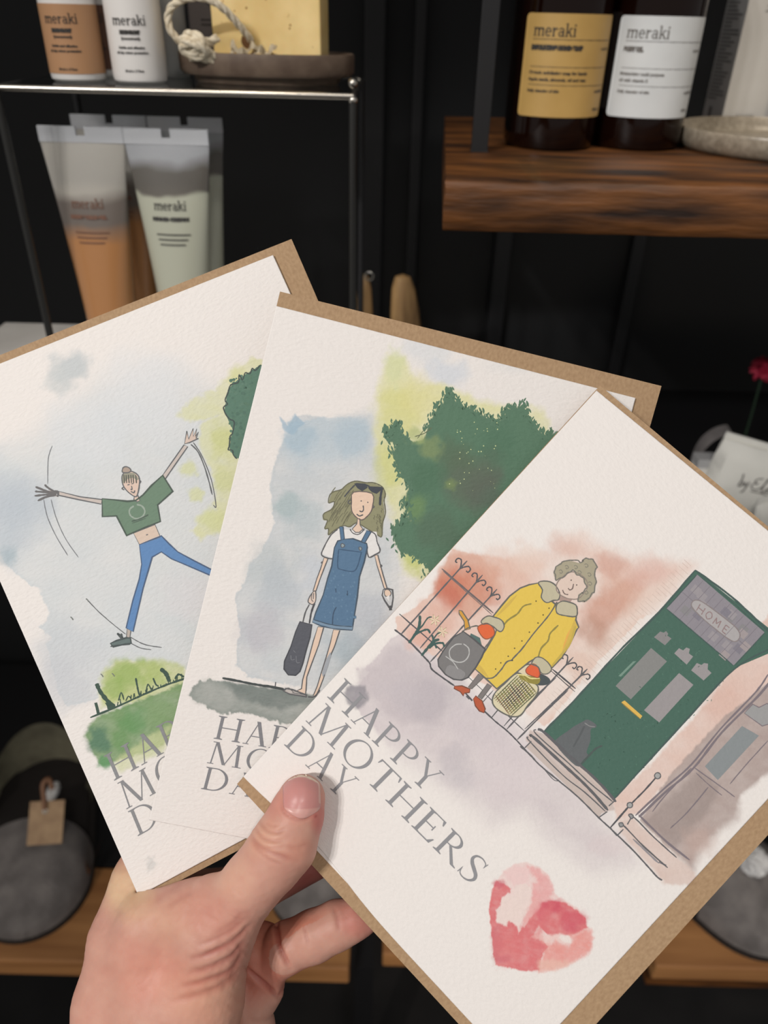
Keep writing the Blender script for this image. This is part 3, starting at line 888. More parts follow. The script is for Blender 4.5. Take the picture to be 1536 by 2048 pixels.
    a.both(Z4, [(990, 350), (1050, 342), (1100, 365), (1132, 420), (1125, 465), (1090, 470), (1045, 485), (1010, 450), (1018, 400)], FUR, 1.9, LN, 5, 3)
    a.both(Z4, [(1112, 500), (1150, 475), (1190, 480), (1240, 500), (1250, 540), (1240, 577), (1170, 572), (1115, 555)], FUR, 1.9, LN, 5, 3)
    a.fill(Z4, [(1105, 395), (1150, 440), (1215, 465), (1200, 485), (1140, 480), (1110, 440)], (176, 150, 140), 4)
    # head and hair
    a.both(Z4, [(1112, 400), (1118, 350), (1170, 300), (1230, 280), (1300, 320), (1320, 380), (1280, 440), (1240, 462), (1180, 455), (1135, 430)], (226, 204, 190), 1.6, (150, 135, 125), 5, 4)
    hair = [(1110, 330), (1093, 285), (1115, 240), (1150, 215), (1210, 208), (1275, 222), (1285, 200), (1325, 190), (1360, 208), (1380, 245), (1362, 290), (1372, 350), (1360, 410), (1335, 455), (1300, 482), (1262, 470), (1258, 430), (1290, 420), (1315, 390), (1295, 350), (1280, 310), (1240, 300), (1222, 270), (1180, 285), (1150, 320)]
    a.fill(Z4, hair, (172, 164, 140), 6, 4)
    a.line(Z4, [(x + random.uniform(-7, 7), y + random.uniform(-7, 7)) for x, y in sum([[h, ((h[0] + hair[(i + 1) % len(hair)][0]) / 2 + 6, (h[1] + hair[(i + 1) % len(hair)][1]) / 2 - 6)] for i, h in enumerate(hair)], [])], 1.9, (122, 120, 112), 7, 5, True)
    for cx, cy in ((1180, 250), (1240, 250), (1310, 240), (1330, 300), (1335, 360), (1310, 420), (1265, 285), (1140, 280)):
        a.line(Z4, [(cx - 12, cy - 8), (cx, cy - 14), (cx + 12, cy), (cx, cy + 10), (cx - 6, cy + 2)], 1.2, (136, 132, 118), 8)
    a.dots(Z4, [(1210, 335), (1246, 367)], 1.5, (110, 96, 90), 7)
    a.line(Z4, [(1225, 360), (1218, 390), (1200, 400), (1190, 388)], 1.7, (120, 104, 98), 7); a.line(Z4, [(1152, 400), (1165, 425), (1190, 432)], 1.7, (120, 104, 98), 7)
    a.build()
    a = Art(pl, 'lettering', root, 4)
    T = lambda s, p0, p1, up: greeting_line(a, s, Z7([p0])[0], Z7([p1])[0], (up[0] / 3.339, up[1] / 3.339), (146, 146, 149))
    T('HAPPY', (375, 308), (1050, 965), (118, -128)); T('MOTHERS', (232, 468), (1352, 1580), (128, -128)); T('DAY', (88, 628), (478, 1000), (122, -128))
    a.build()


make_card('white greeting card with a yellow coated woman and green door, front of the fan', PL3, Q3, E3, washes3, arts3, warp3,
          'brown kraft envelope directly behind the yellow coat card, edge showing at lower right')

# ------------------------------------------------ card 2: woman in dungarees with a tree


def washes2(C, X, Y):
    W = lambda *a, **k: wash(C, X, Y, *a, **k)
    B = lambda *a, **k: blob(C, X, Y, *a, **k)
    W([(590, 830), (660, 838), (740, 830), (770, 860), (780, 960), (800, 1060), (790, 1200), (720, 1360), (640, 1380), (500, 1355), (470, 1330), (480, 1260), (470, 1200), (500, 1130), (525, 1100), (548, 1050), (540, 960), (560, 900), (575, 862)], (206, 210, 212), .85, lambda x, y: 2 + 30 * sstep(600, 760, x + (y - 1000) * .1), 6, 12, 103, rim=.3, var=.4, vscale=60)
    W([(575, 845), (640, 835), (735, 835), (745, 900), (700, 925), (600, 935), (565, 900)], (186, 202, 212), .6, lambda x, y: 2 + 26 * sstep(870, 930, y) + 14 * sstep(700, 760, x), 6, 12, 104)
    W([(560, 835), (575, 850), (590, 828), (610, 845), (585, 870), (568, 862)], (160, 186, 204), .7, 2, 3, 8, 140)
    B((600, 880), 40, (160, 186, 202), .5, 105); B((700, 870), 46, (178, 196, 208), .6, 106); B((575, 1010), 36, (160, 182, 184), .6, 107); B((610, 1040), 50, (178, 192, 196), .5, 108)
    B((540, 1130), 60, (190, 198, 200), .6, 109); B((520, 1260), 55, (190, 186, 194), .55, 110); B((560, 1180), 60, (184, 192, 200), .5, 111); B((700, 1300), 70, (168, 182, 190), .7, 112, ry=60); B((740, 1240), 60, (186, 190, 198), .6, 113)
    B((640, 1160), 60, (196, 204, 214), .5, 114); B((850, 700), 60, (222, 224, 226), .7, 115, ry=40); B((890, 745), 50, (212, 218, 226), .7, 116, ry=30); B((1040, 730), 80, (228, 226, 224), .5, 117, ry=24)
    # yellow-green halo round the tree
    W([(775, 710), (810, 715), (830, 760), (880, 770), (960, 800), (1090, 820), (1110, 880), (1060, 960), (900, 1130), (845, 1165), (805, 1145), (790, 1080), (770, 960), (745, 860), (760, 760)], (226, 224, 166), .75, 10, 8, 18, 120, var=.3)
    B((800, 830), 60, (216, 214, 132), .6, 121); B((780, 940), 44, (208, 210, 122), .6, 122, ry=60); B((840, 790), 50, (226, 220, 150), .5, 123); B((830, 1120), 30, (196, 204, 110), .7, 124); B((790, 730), 24, (214, 220, 170), .6, 125, ry=44)
    # the tree's foliage as one green pool with a leafy edge
    TP_ = [(160, 575), (180, 640), (235, 665), (290, 660), (320, 590), (350, 520), (385, 470), (425, 400), (445, 400), (470, 450), (500, 470), (560, 490), (600, 520), (650, 545), (690, 570), (730, 540), (745, 490), (790, 480), (850, 470), (850, 520), (890, 560), (920, 600), (960, 640), (1010, 620), (1200, 560), (760, 1420), (330, 1400), (300, 1330), (230, 1290), (160, 1262), (125, 1180), (140, 1120), (185, 1095), (225, 1100), (205, 1040), (190, 990), (215, 920), (180, 860), (150, 820), (125, 730), (150, 690), (100, 650), (92, 610), (130, 570)]
    wash(C, X, Y, TP_, (92, 126, 102), 1.0, 1.2, 3.5, 7, 150, Z=Z6, var=.0)
    for c_, r_, k_, o_ in (((560, 860), 110, (98, 108, 92), .8), ((480, 740), 70, (92, 112, 88), .6), ((640, 940), 70, (96, 102, 92), .6), ((330, 700), 44, (132, 150, 104), .8), ((250, 640), 34, (170, 184, 120), .6), ((250, 1020), 50, (118, 148, 96), .7), ((700, 700), 80, (80, 116, 92), .5), ((300, 860), 70, (76, 112, 86), .5), ((400, 1150), 90, (88, 110, 90), .6), ((440, 900), 26, (140, 160, 96), .5)):
        blob(C, X, Y, c_, r_ / 1.6, k_, o_, int(c_[0]), Z=Z6)
    # pavement
    W([(385, 1370), (420, 1358), (445, 1362), (560, 1380), (700, 1395), (640, 1460), (560, 1445), (490, 1425), (440, 1428), (395, 1405), (380, 1390)], (150, 156, 150), .9, 2, 5, 10, 126, rim=.25)
    W([(450, 1362), (600, 1385), (640, 1400), (560, 1420), (470, 1395)], (112, 122, 118), .7, 7, 5, 12, 127)
    B((410, 1385), 30, (176, 178, 172), .6, 128)


def arts2(pl, root):
    a = Art(pl, 'tree_drawing', root, 1)
    G1 = (76, 110, 86)
    T = [(160, 575), (180, 640), (235, 665), (290, 660), (320, 590), (350, 520), (385, 470), (425, 400), (445, 400), (470, 450), (500, 470), (560, 490), (600, 520), (650, 545), (690, 570), (730, 540), (745, 490), (790, 480), (850, 470), (850, 520), (890, 560), (920, 600), (960, 640), (1010, 620), (1010, 700), (500, 1400), (330, 1400), (300, 1330), (230, 1290), (160, 1262), (125, 1180), (140, 1120), (185, 1095), (225, 1100), (205, 1040), (190, 990), (215, 920), (180, 860), (150, 820), (125, 730), (150, 690), (100, 650), (92, 610), (130, 570)]
    for k in range(900):                                     # leaves along the crown's edge
        i = random.randrange(len(T)); t = random.random()
        p, q = T[i - 1], T[i]
        x, y = p[0] + (q[0] - p[0]) * t + random.gauss(0, 13), p[1] + (q[1] - p[1]) * t + random.gauss(0, 13)
        if x > 1000 or x > 1000 - (y - 640) * .86 or (220 < x < 330 and 600 < y < 700): continue
        th = random.uniform(-2.3, -.8); L_ = random.uniform(9, 20); w_ = L_ * .36
        c, s = math.cos(th), math.sin(th)
        a.fill(Z6, [(x - c * L_, y - s * L_), (x + s * w_, y - c * w_), (x + c * L_, y + s * L_), (x - s * w_, y + c * w_)], (92, 126, 102), 1, 2)
    for k in range(40):
        x, y = random.uniform(420, 700), random.uniform(560, 940)
        a.dots(Z6, [(x, y)], random.uniform(.5, 1.4), (206, 216, 160), 3)
    a.line(Z6, [(245, 640), (300, 620), (340, 590)], 1.2, (110, 118, 90), 4); a.line(Z6, [(260, 650), (290, 610), (300, 600)], 1, (110, 118, 90), 4)
    a.build()
    a = Art(pl, 'ground_line_drawing', root, 1)
    a.line(Z2, [(1220, 565), (1300, 580), (1400, 600), (1480, 612), (1560, 628)], 3.6, (70, 76, 76), 2)
    a.line(Z3, [(0, 1768), (100, 1790), (180, 1800), (260, 1815)], 2.6, (70, 76, 76), 2); a.line(Z3, [(195, 1760), (190, 1805)], 1.8, INK, 2)
    a.build()
    a = Art(pl, 'woman_drawing', root, 4)
    LN = (98, 98, 100)
    SK = (236, 208, 186)
    HR = (150, 148, 116)
    hair = [(790, 240), (740, 260), (690, 300), (640, 310), (610, 350), (600, 400), (640, 390), (620, 440), (560, 490), (555, 530), (590, 540), (565, 590), (600, 600), (590, 640), (640, 610), (700, 575), (760, 580), (800, 560), (830, 560), (880, 590), (960, 640), (1000, 650), (1010, 560), (1020, 470), (1010, 380), (1025, 330), (1000, 285), (940, 255), (870, 250)]
    a.fill(Z3, hair, HR, 0, 4)
    a.line(Z3, [(h[0] + random.uniform(-8, 8), h[1] + random.uniform(-8, 8)) for h in hair], 1.7, (112, 110, 88), 2, 5, True)
    for k in range(30):
        x, y = random.uniform(600, 760), random.uniform(330, 560)
        a.line(Z3, [(x + 40, y - 50), (x + 10, y - 10), (x - 10, y + 30)], 1.1, (118, 116, 92), 2)
    for k in range(14):
        x, y = random.uniform(930, 1000), random.uniform(440, 600)
        a.line(Z3, [(x, y), (x + 6, y + 12), (x - 3, y + 22), (x + 4, y + 34)], 1.1, (118, 116, 92), 2)
    a.fill(Z3, [(660, 600), (960, 620), (985, 760), (980, 770), (905, 810), (880, 740), (660, 700), (625, 820), (545, 790), (560, 730), (610, 650)], (236, 233, 230), 3)
    a.line(Z3, [(665, 600), (610, 650), (560, 740), (543, 795), (590, 820), (625, 825)], 1.9, LN, 5); a.line(Z3, [(900, 610), (950, 640), (965, 700), (985, 765), (945, 795), (900, 812), (885, 740)], 1.9, LN, 5)
    # neck and face
    a.both(Z3, [(815, 520), (810, 560), (775, 600), (800, 625), (830, 625), (855, 600), (835, 570), (832, 520)], SK, 1.4, LN, 4)
    a.line(Z3, [(758, 600), (780, 630), (820, 640), (855, 615), (865, 595)], 1.6, LN, 5)
    a.both(Z3, [(785, 320), (925, 330), (930, 420), (915, 470), (880, 510), (845, 530), (800, 505), (772, 460), (770, 400)], (238, 208, 184), 1.5, (110, 100, 96), 5, 3)
    a.dots(Z3, [(843, 386), (893, 397)], 1.4, LN, 7)
    a.line(Z3, [(858, 420), (860, 455), (845, 468), (830, 460)], 1.9, LN, 7); a.line(Z3, [(808, 485), (830, 500), (858, 490)], 1.9, LN, 7)
    a.line(Z3, [(765, 380), (745, 388), (748, 404), (765, 408)], 1.5, LN, 6); a.line(Z3, [(930, 420), (942, 430), (930, 440)], 1.4, LN, 6)
    a.fill(Z3, [(790, 255), (810, 250), (875, 255), (892, 285), (850, 312), (815, 290)], (70, 74, 82), 7); a.fill(Z3, [(895, 275), (1003, 280), (985, 310), (960, 332), (925, 320), (900, 295)], (70, 74, 82), 7)
    a.line(Z3, [(870, 262), (905, 275)], 2.4, (70, 74, 82), 7); a.line(Z3, [(795, 265), (760, 300), (715, 355)], 2.0, (84, 86, 90), 7); a.line(Z3, [(1002, 285), (990, 350), (985, 420)], 3.6, (70, 74, 82), 7)
    # dungarees
    DN = (92, 124, 154)
    a.both(Z3, [(720, 675), (780, 672), (885, 710), (890, 740), (865, 850), (830, 960), (812, 1120), (800, 1200), (778, 1340), (775, 1365), (690, 1360), (620, 1350), (540, 1335), (475, 1305), (500, 1230), (555, 1100), (590, 970), (620, 880), (640, 740), (665, 690)], DN, 2.0, (72, 88, 104), 5)
    a.both(Z3, [(678, 582), (705, 582), (716, 672), (690, 685)], DN, 1.5, (72, 88, 104), 6); a.both(Z3, [(885, 610), (918, 622), (870, 705), (845, 692)], DN, 1.5, (72, 88, 104), 6)
    a.line(Z3, [(672, 755), (665, 880), (690, 905), (780, 920), (815, 880), (845, 775)], 1.6, (66, 92, 120), 7); a.line(Z3, [(672, 752), (850, 775)], 1.6, (66, 92, 120), 7)
    a.line(Z3, [(655, 1190), (632, 1240), (625, 1330)], 1.8, (66, 88, 112), 7); a.line(Z3, [(650, 1050), (652, 1080)], 1.4, (66, 88, 112), 7); a.line(Z3, [(738, 1065), (740, 1100), (732, 1090)], 1.3, (66, 88, 112), 7)
    a.fill(Z3, [(478, 1285), (620, 1325), (780, 1335), (775, 1362), (620, 1350), (474, 1305)], (128, 152, 174), 7); a.line(Z3, [(480, 1285), (620, 1325), (780, 1340)], 1.4, (72, 88, 104), 8)
    a.both(Z3, [(690, 715), (705, 710), (718, 725), (705, 738), (692, 735)], (150, 165, 170), 1.3, LN, 8, 3); a.both(Z3, [(825, 740), (840, 735), (848, 750), (835, 762)], (150, 165, 170), 1.3, LN, 8, 3)
    for k in range(40):
        x, y = random.uniform(560, 800), random.uniform(900, 1280)
        if x > 640 - (y - 700) * .2 and x < 850 - (y - 850) * .12: a.line(Z3, [(x, y), (x + 6, y + 14)], 2.2, (104, 136, 164), 6)
    # arms, bag, phone
    a.both(Z3, [(562, 815), (590, 825), (560, 900), (530, 980), (500, 1070), (478, 1070), (505, 980), (535, 900)], SK, 1.5, LN, 3)
    a.line(Z3, [(548, 845), (540, 856), (550, 860)], 1.4, LN, 5); a.line(Z3, [(990, 868), (1000, 880), (985, 888)], 1.4, LN, 5)
    a.both(Z3, [(945, 800), (968, 795), (985, 860), (1010, 950), (1038, 1045), (1018, 1050), (990, 960), (962, 870)], SK, 1.5, LN, 3)
    a.both(Z3, [(488, 1068), (498, 1080), (498, 1140), (480, 1170), (455, 1165), (440, 1145), (460, 1100)], (228, 206, 192), 1.5, LN, 3, 3); a.line(Z3, [(470, 1090), (465, 1130), (480, 1150)], 1.2, LN, 5); a.line(Z3, [(482, 1085), (480, 1130)], 1.2, LN, 5)
    a.both(Z3, [(1010, 1058), (1040, 1050), (1080, 1060), (1085, 1120), (1075, 1190), (1066, 1210), (1020, 1140), (1002, 1100)], (206, 206, 206), 2.6, LN, 2, 0)
    a.both(Z3, [(1020, 1065), (1050, 1058), (1070, 1085), (1055, 1110), (1025, 1105)], SK, 1.3, LN, 4, 3); a.fill(Z3, [(1030, 1115), (1058, 1100), (1055, 1150)], (236, 233, 230), 5); a.line(Z3, [(1062, 1180), (1066, 1215)], 4, (90, 90, 92), 5)
    a.line(Z3, [(450, 1170), (420, 1230), (400, 1310)], 2.0, LN, 3); a.line(Z3, [(490, 1160), (465, 1230), (450, 1315)], 2.8, (80, 80, 84), 3)
    a.both(Z3, [(378, 1300), (470, 1325), (455, 1420), (425, 1520), (400, 1620), (378, 1680), (345, 1708), (290, 1705), (258, 1660), (262, 1600), (310, 1490), (345, 1380)], (92, 94, 102), 2, (72, 74, 80), 3, 0)
    a.line(Z3, [(310, 1555), (315, 1590), (340, 1585)], 1.0, (130, 132, 138), 5); a.line(Z3, [(350, 1560), (355, 1610), (380, 1610)], 1.0, (130, 132, 138), 5); a.line(Z3, [(330, 1520), (345, 1535)], 1.0, (130, 132, 138), 5)
    # legs and feet
    a.both(Z3, [(515, 1340), (558, 1345), (520, 1480), (460, 1640), (430, 1720), (425, 1820), (418, 1855), (320, 1840), (390, 1810), (400, 1740), (440, 1600), (480, 1450)], SK, 1.7, LN, 3)
    a.both(Z3, [(632, 1362), (680, 1368), (640, 1490), (600, 1580), (560, 1720), (530, 1800), (500, 1865), (480, 1862), (510, 1790), (540, 1690), (575, 1580), (610, 1460)], SK, 1.7, LN, 3)
    a.fill(Z3, [(610, 1530), (615, 1560), (575, 1690), (552, 1720), (545, 1690), (580, 1580)], (168, 172, 178), 5)
    a.both(Z3, [(250, 1825), (270, 1808), (320, 1815), (430, 1858), (428, 1870), (300, 1850)], (198, 190, 184), 2.2, LN, 4, 0); a.line(Z3, [(255, 1830), (290, 1805), (330, 1835)], 1.6, LN, 6); a.line(Z3, [(440, 1872), (490, 1868), (530, 1820)], 2.2, LN, 5)
    a.build()
    a = Art(pl, 'lettering', root, 3)
    T = lambda s, p0, L_, up: greeting_line(a, s, Z2([p0])[0], Z2([(p0[0] + L_ * .9865, p0[1] + L_ * .166)])[0], (up[0] / 2.743, up[1] / 2.743), (134, 134, 138))
    T('HAPPY', (1166, 896), 690, (30, -126)); T('MOTHERS', (1130, 1030), 1080, (30, -120)); T('DAY', (1096, 1172), 430, (32, -122))
    a.build()


make_card('white greeting card with a woman in blue dungarees, middle of the fan', PL2, Q2, E2, washes2, arts2, None,
          'brown kraft envelope behind the dungarees card, its right corner showing against the black')

# ------------------------------------------------ card 1: leaping figure in blue leggings


def washes1(C, X, Y):
    W = lambda *a, **k: wash(C, X, Y, *a, **k)
    B = lambda *a, **k: blob(C, X, Y, *a, **k)
    W([(-200, 830), (20, 900), (70, 890), (200, 790), (330, 760), (440, 800), (500, 860), (480, 1100), (430, 1330), (380, 1340), (320, 1330), (230, 1320), (190, 1400), (135, 1412), (118, 1385), (100, 1320), (92, 1290), (103, 1275), (80, 1255), (100, 1230), (80, 1180), (40, 1155), (15, 1130), (-60, 1000)], (214, 218, 219), .85, lambda x, y: 1.5 + 60 * sstep(30, 150, (x - 15) - (y - 1130) * .404) * sstep(1300, 1200, y), 5, 9, 203, rim=.35, var=.3, vscale=80)
    W([(-200, 960), (60, 960), (90, 1000), (60, 1060), (20, 1130), (-50, 1050)], (190, 199, 207), .7, 34, 16, 30, 204)
    B((40, 1010), 80, (190, 198, 206), .6, 205); B((15, 1110), 26, (168, 184, 192), .7, 206); B((150, 1300), 90, (204, 208, 212), .6, 207); B((130, 1370), 70, (204, 206, 210), .6, 208); B((330, 1080), 90, (220, 222, 220), .5, 209)
    B((140, 735), 44, (196, 202, 204), .85, 210, ry=36); B((120, 760), 34, (204, 208, 208), .7, 211, ry=36); B((290, 800), 110, (226, 228, 230), .6, 212); B((180, 860), 90, (224, 227, 230), .5, 213)
    B((380, 1180), 60, (222, 218, 220), .5, 214)
    # yellow-green dabs by the bush
    W([(470, 740), (500, 715), (525, 720), (540, 900), (470, 1010), (440, 1060), (400, 1080), (385, 1060), (400, 1030), (430, 1020), (430, 960), (400, 900), (400, 850), (440, 830), (380, 845), (355, 830), (380, 800), (430, 780)], (222, 222, 176), .8, 5, 8, 14, 220, var=.35)
    B((445, 880), 34, (206, 210, 140), .7, 221, ry=50); B((378, 938), 22, (216, 218, 168), .8, 222); B((394, 990), 20, (216, 218, 168), .8, 223); B((450, 960), 28, (208, 212, 150), .6, 224); B((430, 1040), 36, (214, 218, 158), .7, 225); B((480, 760), 30, (220, 220, 160), .7, 226)
    # grass
    W([(205, 1345), (235, 1320), (290, 1322), (330, 1318), (370, 1330), (370, 1380), (200, 1420), (200, 1390)], (196, 204, 140), .85, 9, 7, 14, 230)
    B((260, 1350), 40, (150, 178, 92), .75, 231); B((310, 1345), 34, (168, 188, 104), .7, 232); B((225, 1375), 30, (150, 178, 96), .7, 233)
    W([(190, 1435), (370, 1365), (350, 1470), (310, 1500), (240, 1520), (205, 1535), (190, 1515), (168, 1470)], (128, 158, 110), .95, 4, 5, 12, 234, rim=.1, var=.2)
    W([(300, 1470), (345, 1450), (330, 1500), (240, 1545), (225, 1525)], (206, 212, 160), .7, 7, 5, 12, 235)
    B((200, 1480), 30, (84, 124, 100), .85, 236, ry=34); B((260, 1440), 34, (100, 150, 92), .7, 237); B((210, 1525), 20, (90, 150, 96), .8, 238, ry=14); B((320, 1430), 40, (136, 164, 116), .6, 239); B((240, 1480), 24, (104, 150, 90), .6, 240)
    B((302, 1728), 12, (205, 205, 202), .6, 241, ry=18)


def arts1(pl, root):
    a = Art(pl, 'bush_drawing', root, 1)
    a.fill(Z1, [(1430, 245), (1380, 275), (1330, 310), (1280, 350), (1250, 385), (1240, 450), (1228, 500), (1250, 545), (1275, 600), (1265, 660), (1260, 710), (1295, 758), (1400, 770), (1500, 500), (1500, 240)], (92, 128, 110), 0, 0, 2)
    for k in range(120):
        a.dots(Z1, [(random.uniform(1260, 1420), random.uniform(300, 740))], random.uniform(1.5, 4), random.choice([(84, 118, 102), (98, 132, 114), (92, 126, 106)]), 1)
    q = [(1430, 245), (1400, 278), (1385, 265), (1370, 295), (1345, 290), (1330, 330), (1312, 300), (1308, 340), (1280, 350), (1262, 362), (1250, 400), (1235, 440), (1248, 462), (1226, 480), (1240, 520), (1262, 545), (1285, 560), (1275, 620), (1262, 640), (1258, 690), (1252, 712), (1275, 715), (1280, 740), (1300, 762)]
    a.line(Z1, q, 2.0, (70, 82, 80), 3, 4)
    a.build()
    a = Art(pl, 'grass_drawing', root, 1)
    DG = (60, 84, 72)
    a.line(Z2, [(495, 782), (600, 740), (680, 705), (800, 650), (920, 600), (1040, 560)], 3.0, DG, 2)
    for P, w in (([(530, 595), (550, 640), (590, 690), (630, 725)], 6), ([(525, 700), (540, 760)], 5), ([(880, 515), (910, 540), (930, 585)], 6), ([(590, 690), (600, 735)], 5), ([(745, 565), (755, 620), (765, 660)], 2.6), ([(650, 690), (665, 645), (680, 685)], 2), ([(690, 690), (705, 665), (720, 680)], 2), ([(800, 640), (812, 600), (830, 630)], 2), ([(840, 565), (855, 600), (870, 610)], 2.2), ([(960, 570), (980, 545), (1010, 560)], 3)):
        a.line(Z2, P, w, DG, 3)
    a.fill(Z2, [(575, 700), (640, 722), (600, 740)], DG, 3)
    for k in range(30):
        x = random.uniform(640, 1000); y = 722 - (x - 640) * .42
        a.line(Z2, [(x, y), (x + random.uniform(-6, 6), y - random.uniform(10, 34))], 1.5, DG, 2)
    for x, y in ((560, 548), (622, 545)): a.line(Z2, [(x - 8, y - 6), (x + 2, y + 4), (x + 6, y + 12)], 1.6, (120, 124, 120), 2)
    a.build()
    a = Art(pl, 'leaping_figure_drawing', root, 4)
    LN = (104, 106, 108)
    SK = (224, 200, 184)
    for P in ([(287, 690), (265, 760), (262, 900)], [(240, 985), (260, 1080), (310, 1190), (372, 1292)], [(280, 985), (310, 1090), (360, 1200), (430, 1302)]): a.line(Z1, P, 1.2, (128, 130, 134), 0)
    a.line(Z1, [(1047, 682), (1090, 730), (1130, 830), (1165, 960)], 2.0, LN, 0); a.line(Z1, [(1060, 672), (1110, 750), (1160, 880), (1185, 1020), (1170, 1015)], 1.4, LN, 0)
    a.line(Z2, [(478, 135), (540, 200), (620, 270), (690, 325)], 1.3, LN, 0); a.line(Z2, [(715, 340), (790, 380), (888, 398)], 1.4, LN, 0); a.line(Z2, [(720, 375), (770, 400), (830, 410)], 1.4, LN, 0)
    for x, y in ((395, 235), (480, 135)): a.line(Z2, [(x - 8, y - 6), (x + 2, y + 4), (x + 6, y + 12)], 1.6, (120, 124, 120), 2)
    # arms
    a.both(Z1, [(320, 940), (440, 970), (560, 985), (555, 1010), (430, 985), (325, 962)], (206, 194, 186), 1.8, LN, 1)
    a.both(Z1, [(890, 855), (950, 770), (1010, 685), (1030, 695), (970, 780), (905, 875)], (206, 194, 186), 1.8, LN, 1)
    for P in ([(320, 950), (260, 940), (195, 915)], [(310, 950), (250, 945), (192, 940)], [(310, 955), (250, 958), (190, 965)], [(310, 960), (255, 970), (207, 992)], [(310, 945), (270, 925), (245, 903)], [(300, 938), (320, 945), (315, 970)]): a.line(Z1, P, 3.0, (110, 108, 108), 2)
    a.fill(Z1, [(265, 935), (310, 938), (310, 968), (262, 965)], (190, 178, 170), 1)
    a.both(Z1, [(1012, 680), (1025, 610), (1035, 655), (1060, 595), (1060, 640), (1080, 597), (1072, 640), (1088, 615), (1075, 650), (1088, 650), (1040, 672)], (218, 196, 182), 1.6, LN, 2, 0)
    # top
    TP = (112, 138, 116)
    a.both(Z1, [(560, 980), (640, 988), (700, 995), (745, 990), (785, 960), (830, 910), (893, 852), (948, 940), (865, 1015), (880, 1105), (790, 1140), (695, 1182), (640, 1075), (562, 1078)], TP, 2.8, (78, 92, 82), 3, 0)
    a.line(Z1, [(735, 1020), (712, 1040), (715, 1070), (745, 1090), (780, 1080), (795, 1050), (780, 1022), (750, 1012)], 2.6, (158, 172, 158), 5); a.line(Z1, [(722, 1105), (770, 1090), (815, 1068)], 2, (84, 100, 88), 5); a.line(Z1, [(725, 1115), (800, 1088)], 1.2, (84, 100, 88), 5)
    # neck and head
    a.both(Z1, [(738, 960), (735, 985), (752, 998), (768, 990), (755, 960)], SK, 1.5, LN, 3)
    a.both(Z1, [(670, 880), (672, 850), (700, 830), (735, 835), (762, 860), (765, 900), (755, 955), (742, 970), (705, 945), (680, 915)], (226, 200, 184), 1.8, LN, 4, 3)
    a.fill(Z1, [(668, 895), (668, 855), (690, 838), (735, 838), (762, 870), (755, 880), (730, 865), (700, 872), (680, 895)], (160, 158, 140), 5)
    for x in (680, 692, 705, 718, 730, 745): a.line(Z1, [(x, 850), (x + 4, 895)], 1.8, (96, 96, 88), 6)
    a.both(Z1, [(672, 835), (675, 812), (690, 805), (710, 812), (718, 828), (700, 838)], (178, 160, 146), 1.8, LN, 6, 3)
    a.line(Z1, [(700, 905), (712, 902)], 1.4, LN, 6); a.line(Z1, [(722, 900), (733, 897)], 1.4, LN, 6); a.line(Z1, [(722, 910), (725, 930), (716, 928)], 1.6, LN, 6); a.line(Z1, [(718, 940), (735, 948), (740, 935)], 2, LN, 6)
    a.line(Z1, [(680, 915), (670, 925), (682, 932)], 1.8, LN, 6); a.line(Z1, [(765, 880), (772, 886), (766, 895)], 1.8, LN, 6)
    # midriff and leggings
    a.both(Z1, [(733, 1170), (850, 1122), (880, 1190), (765, 1232)], (222, 200, 182), 1.4, LN, 2); a.line(Z1, [(802, 1180), (812, 1176)], 1.8, LN, 4)
    BL = (98, 140, 190)
    a.both(Z1, [(765, 1232), (820, 1210), (885, 1184), (930, 1230), (975, 1272), (1060, 1318), (1250, 1415), (1240, 1438), (1145, 1397), (1000, 1335), (940, 1310), (885, 1272), (835, 1300), (815, 1370), (785, 1470), (770, 1536), (730, 1710), (692, 1690), (730, 1536), (765, 1420), (778, 1340)], BL, 2.0, (76, 98, 130), 3, 0)
    # shoe
    a.both(Z2, [(698, 292), (720, 296), (712, 345), (694, 340)], (190, 178, 168), 1.5, LN, 1)
    a.both(Z2, [(605, 375), (640, 360), (690, 345), (715, 345), (720, 375), (690, 378), (620, 394)], (104, 120, 118), 2.4, (74, 84, 84), 3, 0)
    a.line(Z2, [(668, 352), (645, 322), (660, 330), (672, 345), (665, 320)], 2.2, (84, 92, 92), 4); a.line(Z2, [(606, 392), (660, 384), (715, 378)], 2.4, (80, 88, 88), 4)
    a.build()
    a = Art(pl, 'lettering', root, 4)
    e = (.872, -.49)
    T = lambda s, p0, L_, up: greeting_line(a, s, Z2([p0])[0], Z2([(p0[0] + L_ * e[0], p0[1] + L_ * e[1])])[0], (up[0] / 2.743, up[1] / 2.743), (142, 142, 144))
    T('HAPPY', (622, 1132), 740, (-58, -136)); T('MOTHERS', (690, 1288), 1150, (-58, -140)); T('DAY', (752, 1436), 450, (-56, -136))
    a.build()


make_card('white greeting card with a leaping figure in blue leggings, left in the fan', PL1, Q1, E1, washes1, arts1, None,
          'brown kraft envelope behind the leaping figure card, thin edge along its top')

# ============================================================ THE HAND
VOX = 0.00075


def cs(px, py, mm):
    z = mm / 1000.0
    return np.array([(px - 768) / F * z, (py - 1024) / F * z, z])


HX0, HY0, HZ0 = cs(95, 1380, 300)[0] - .004, cs(600, 1420, 300)[1], .262
NX, NY, NZ = int(.158 / VOX), int(.235 / VOX), int(.096 / VOX)
gx = (HX0 + VOX * np.arange(NX)).astype(np.float32)
gy = (HY0 + VOX * np.arange(NY)).astype(np.float32)
gz = (HZ0 + VOX * np.arange(NZ)).astype(np.float32)


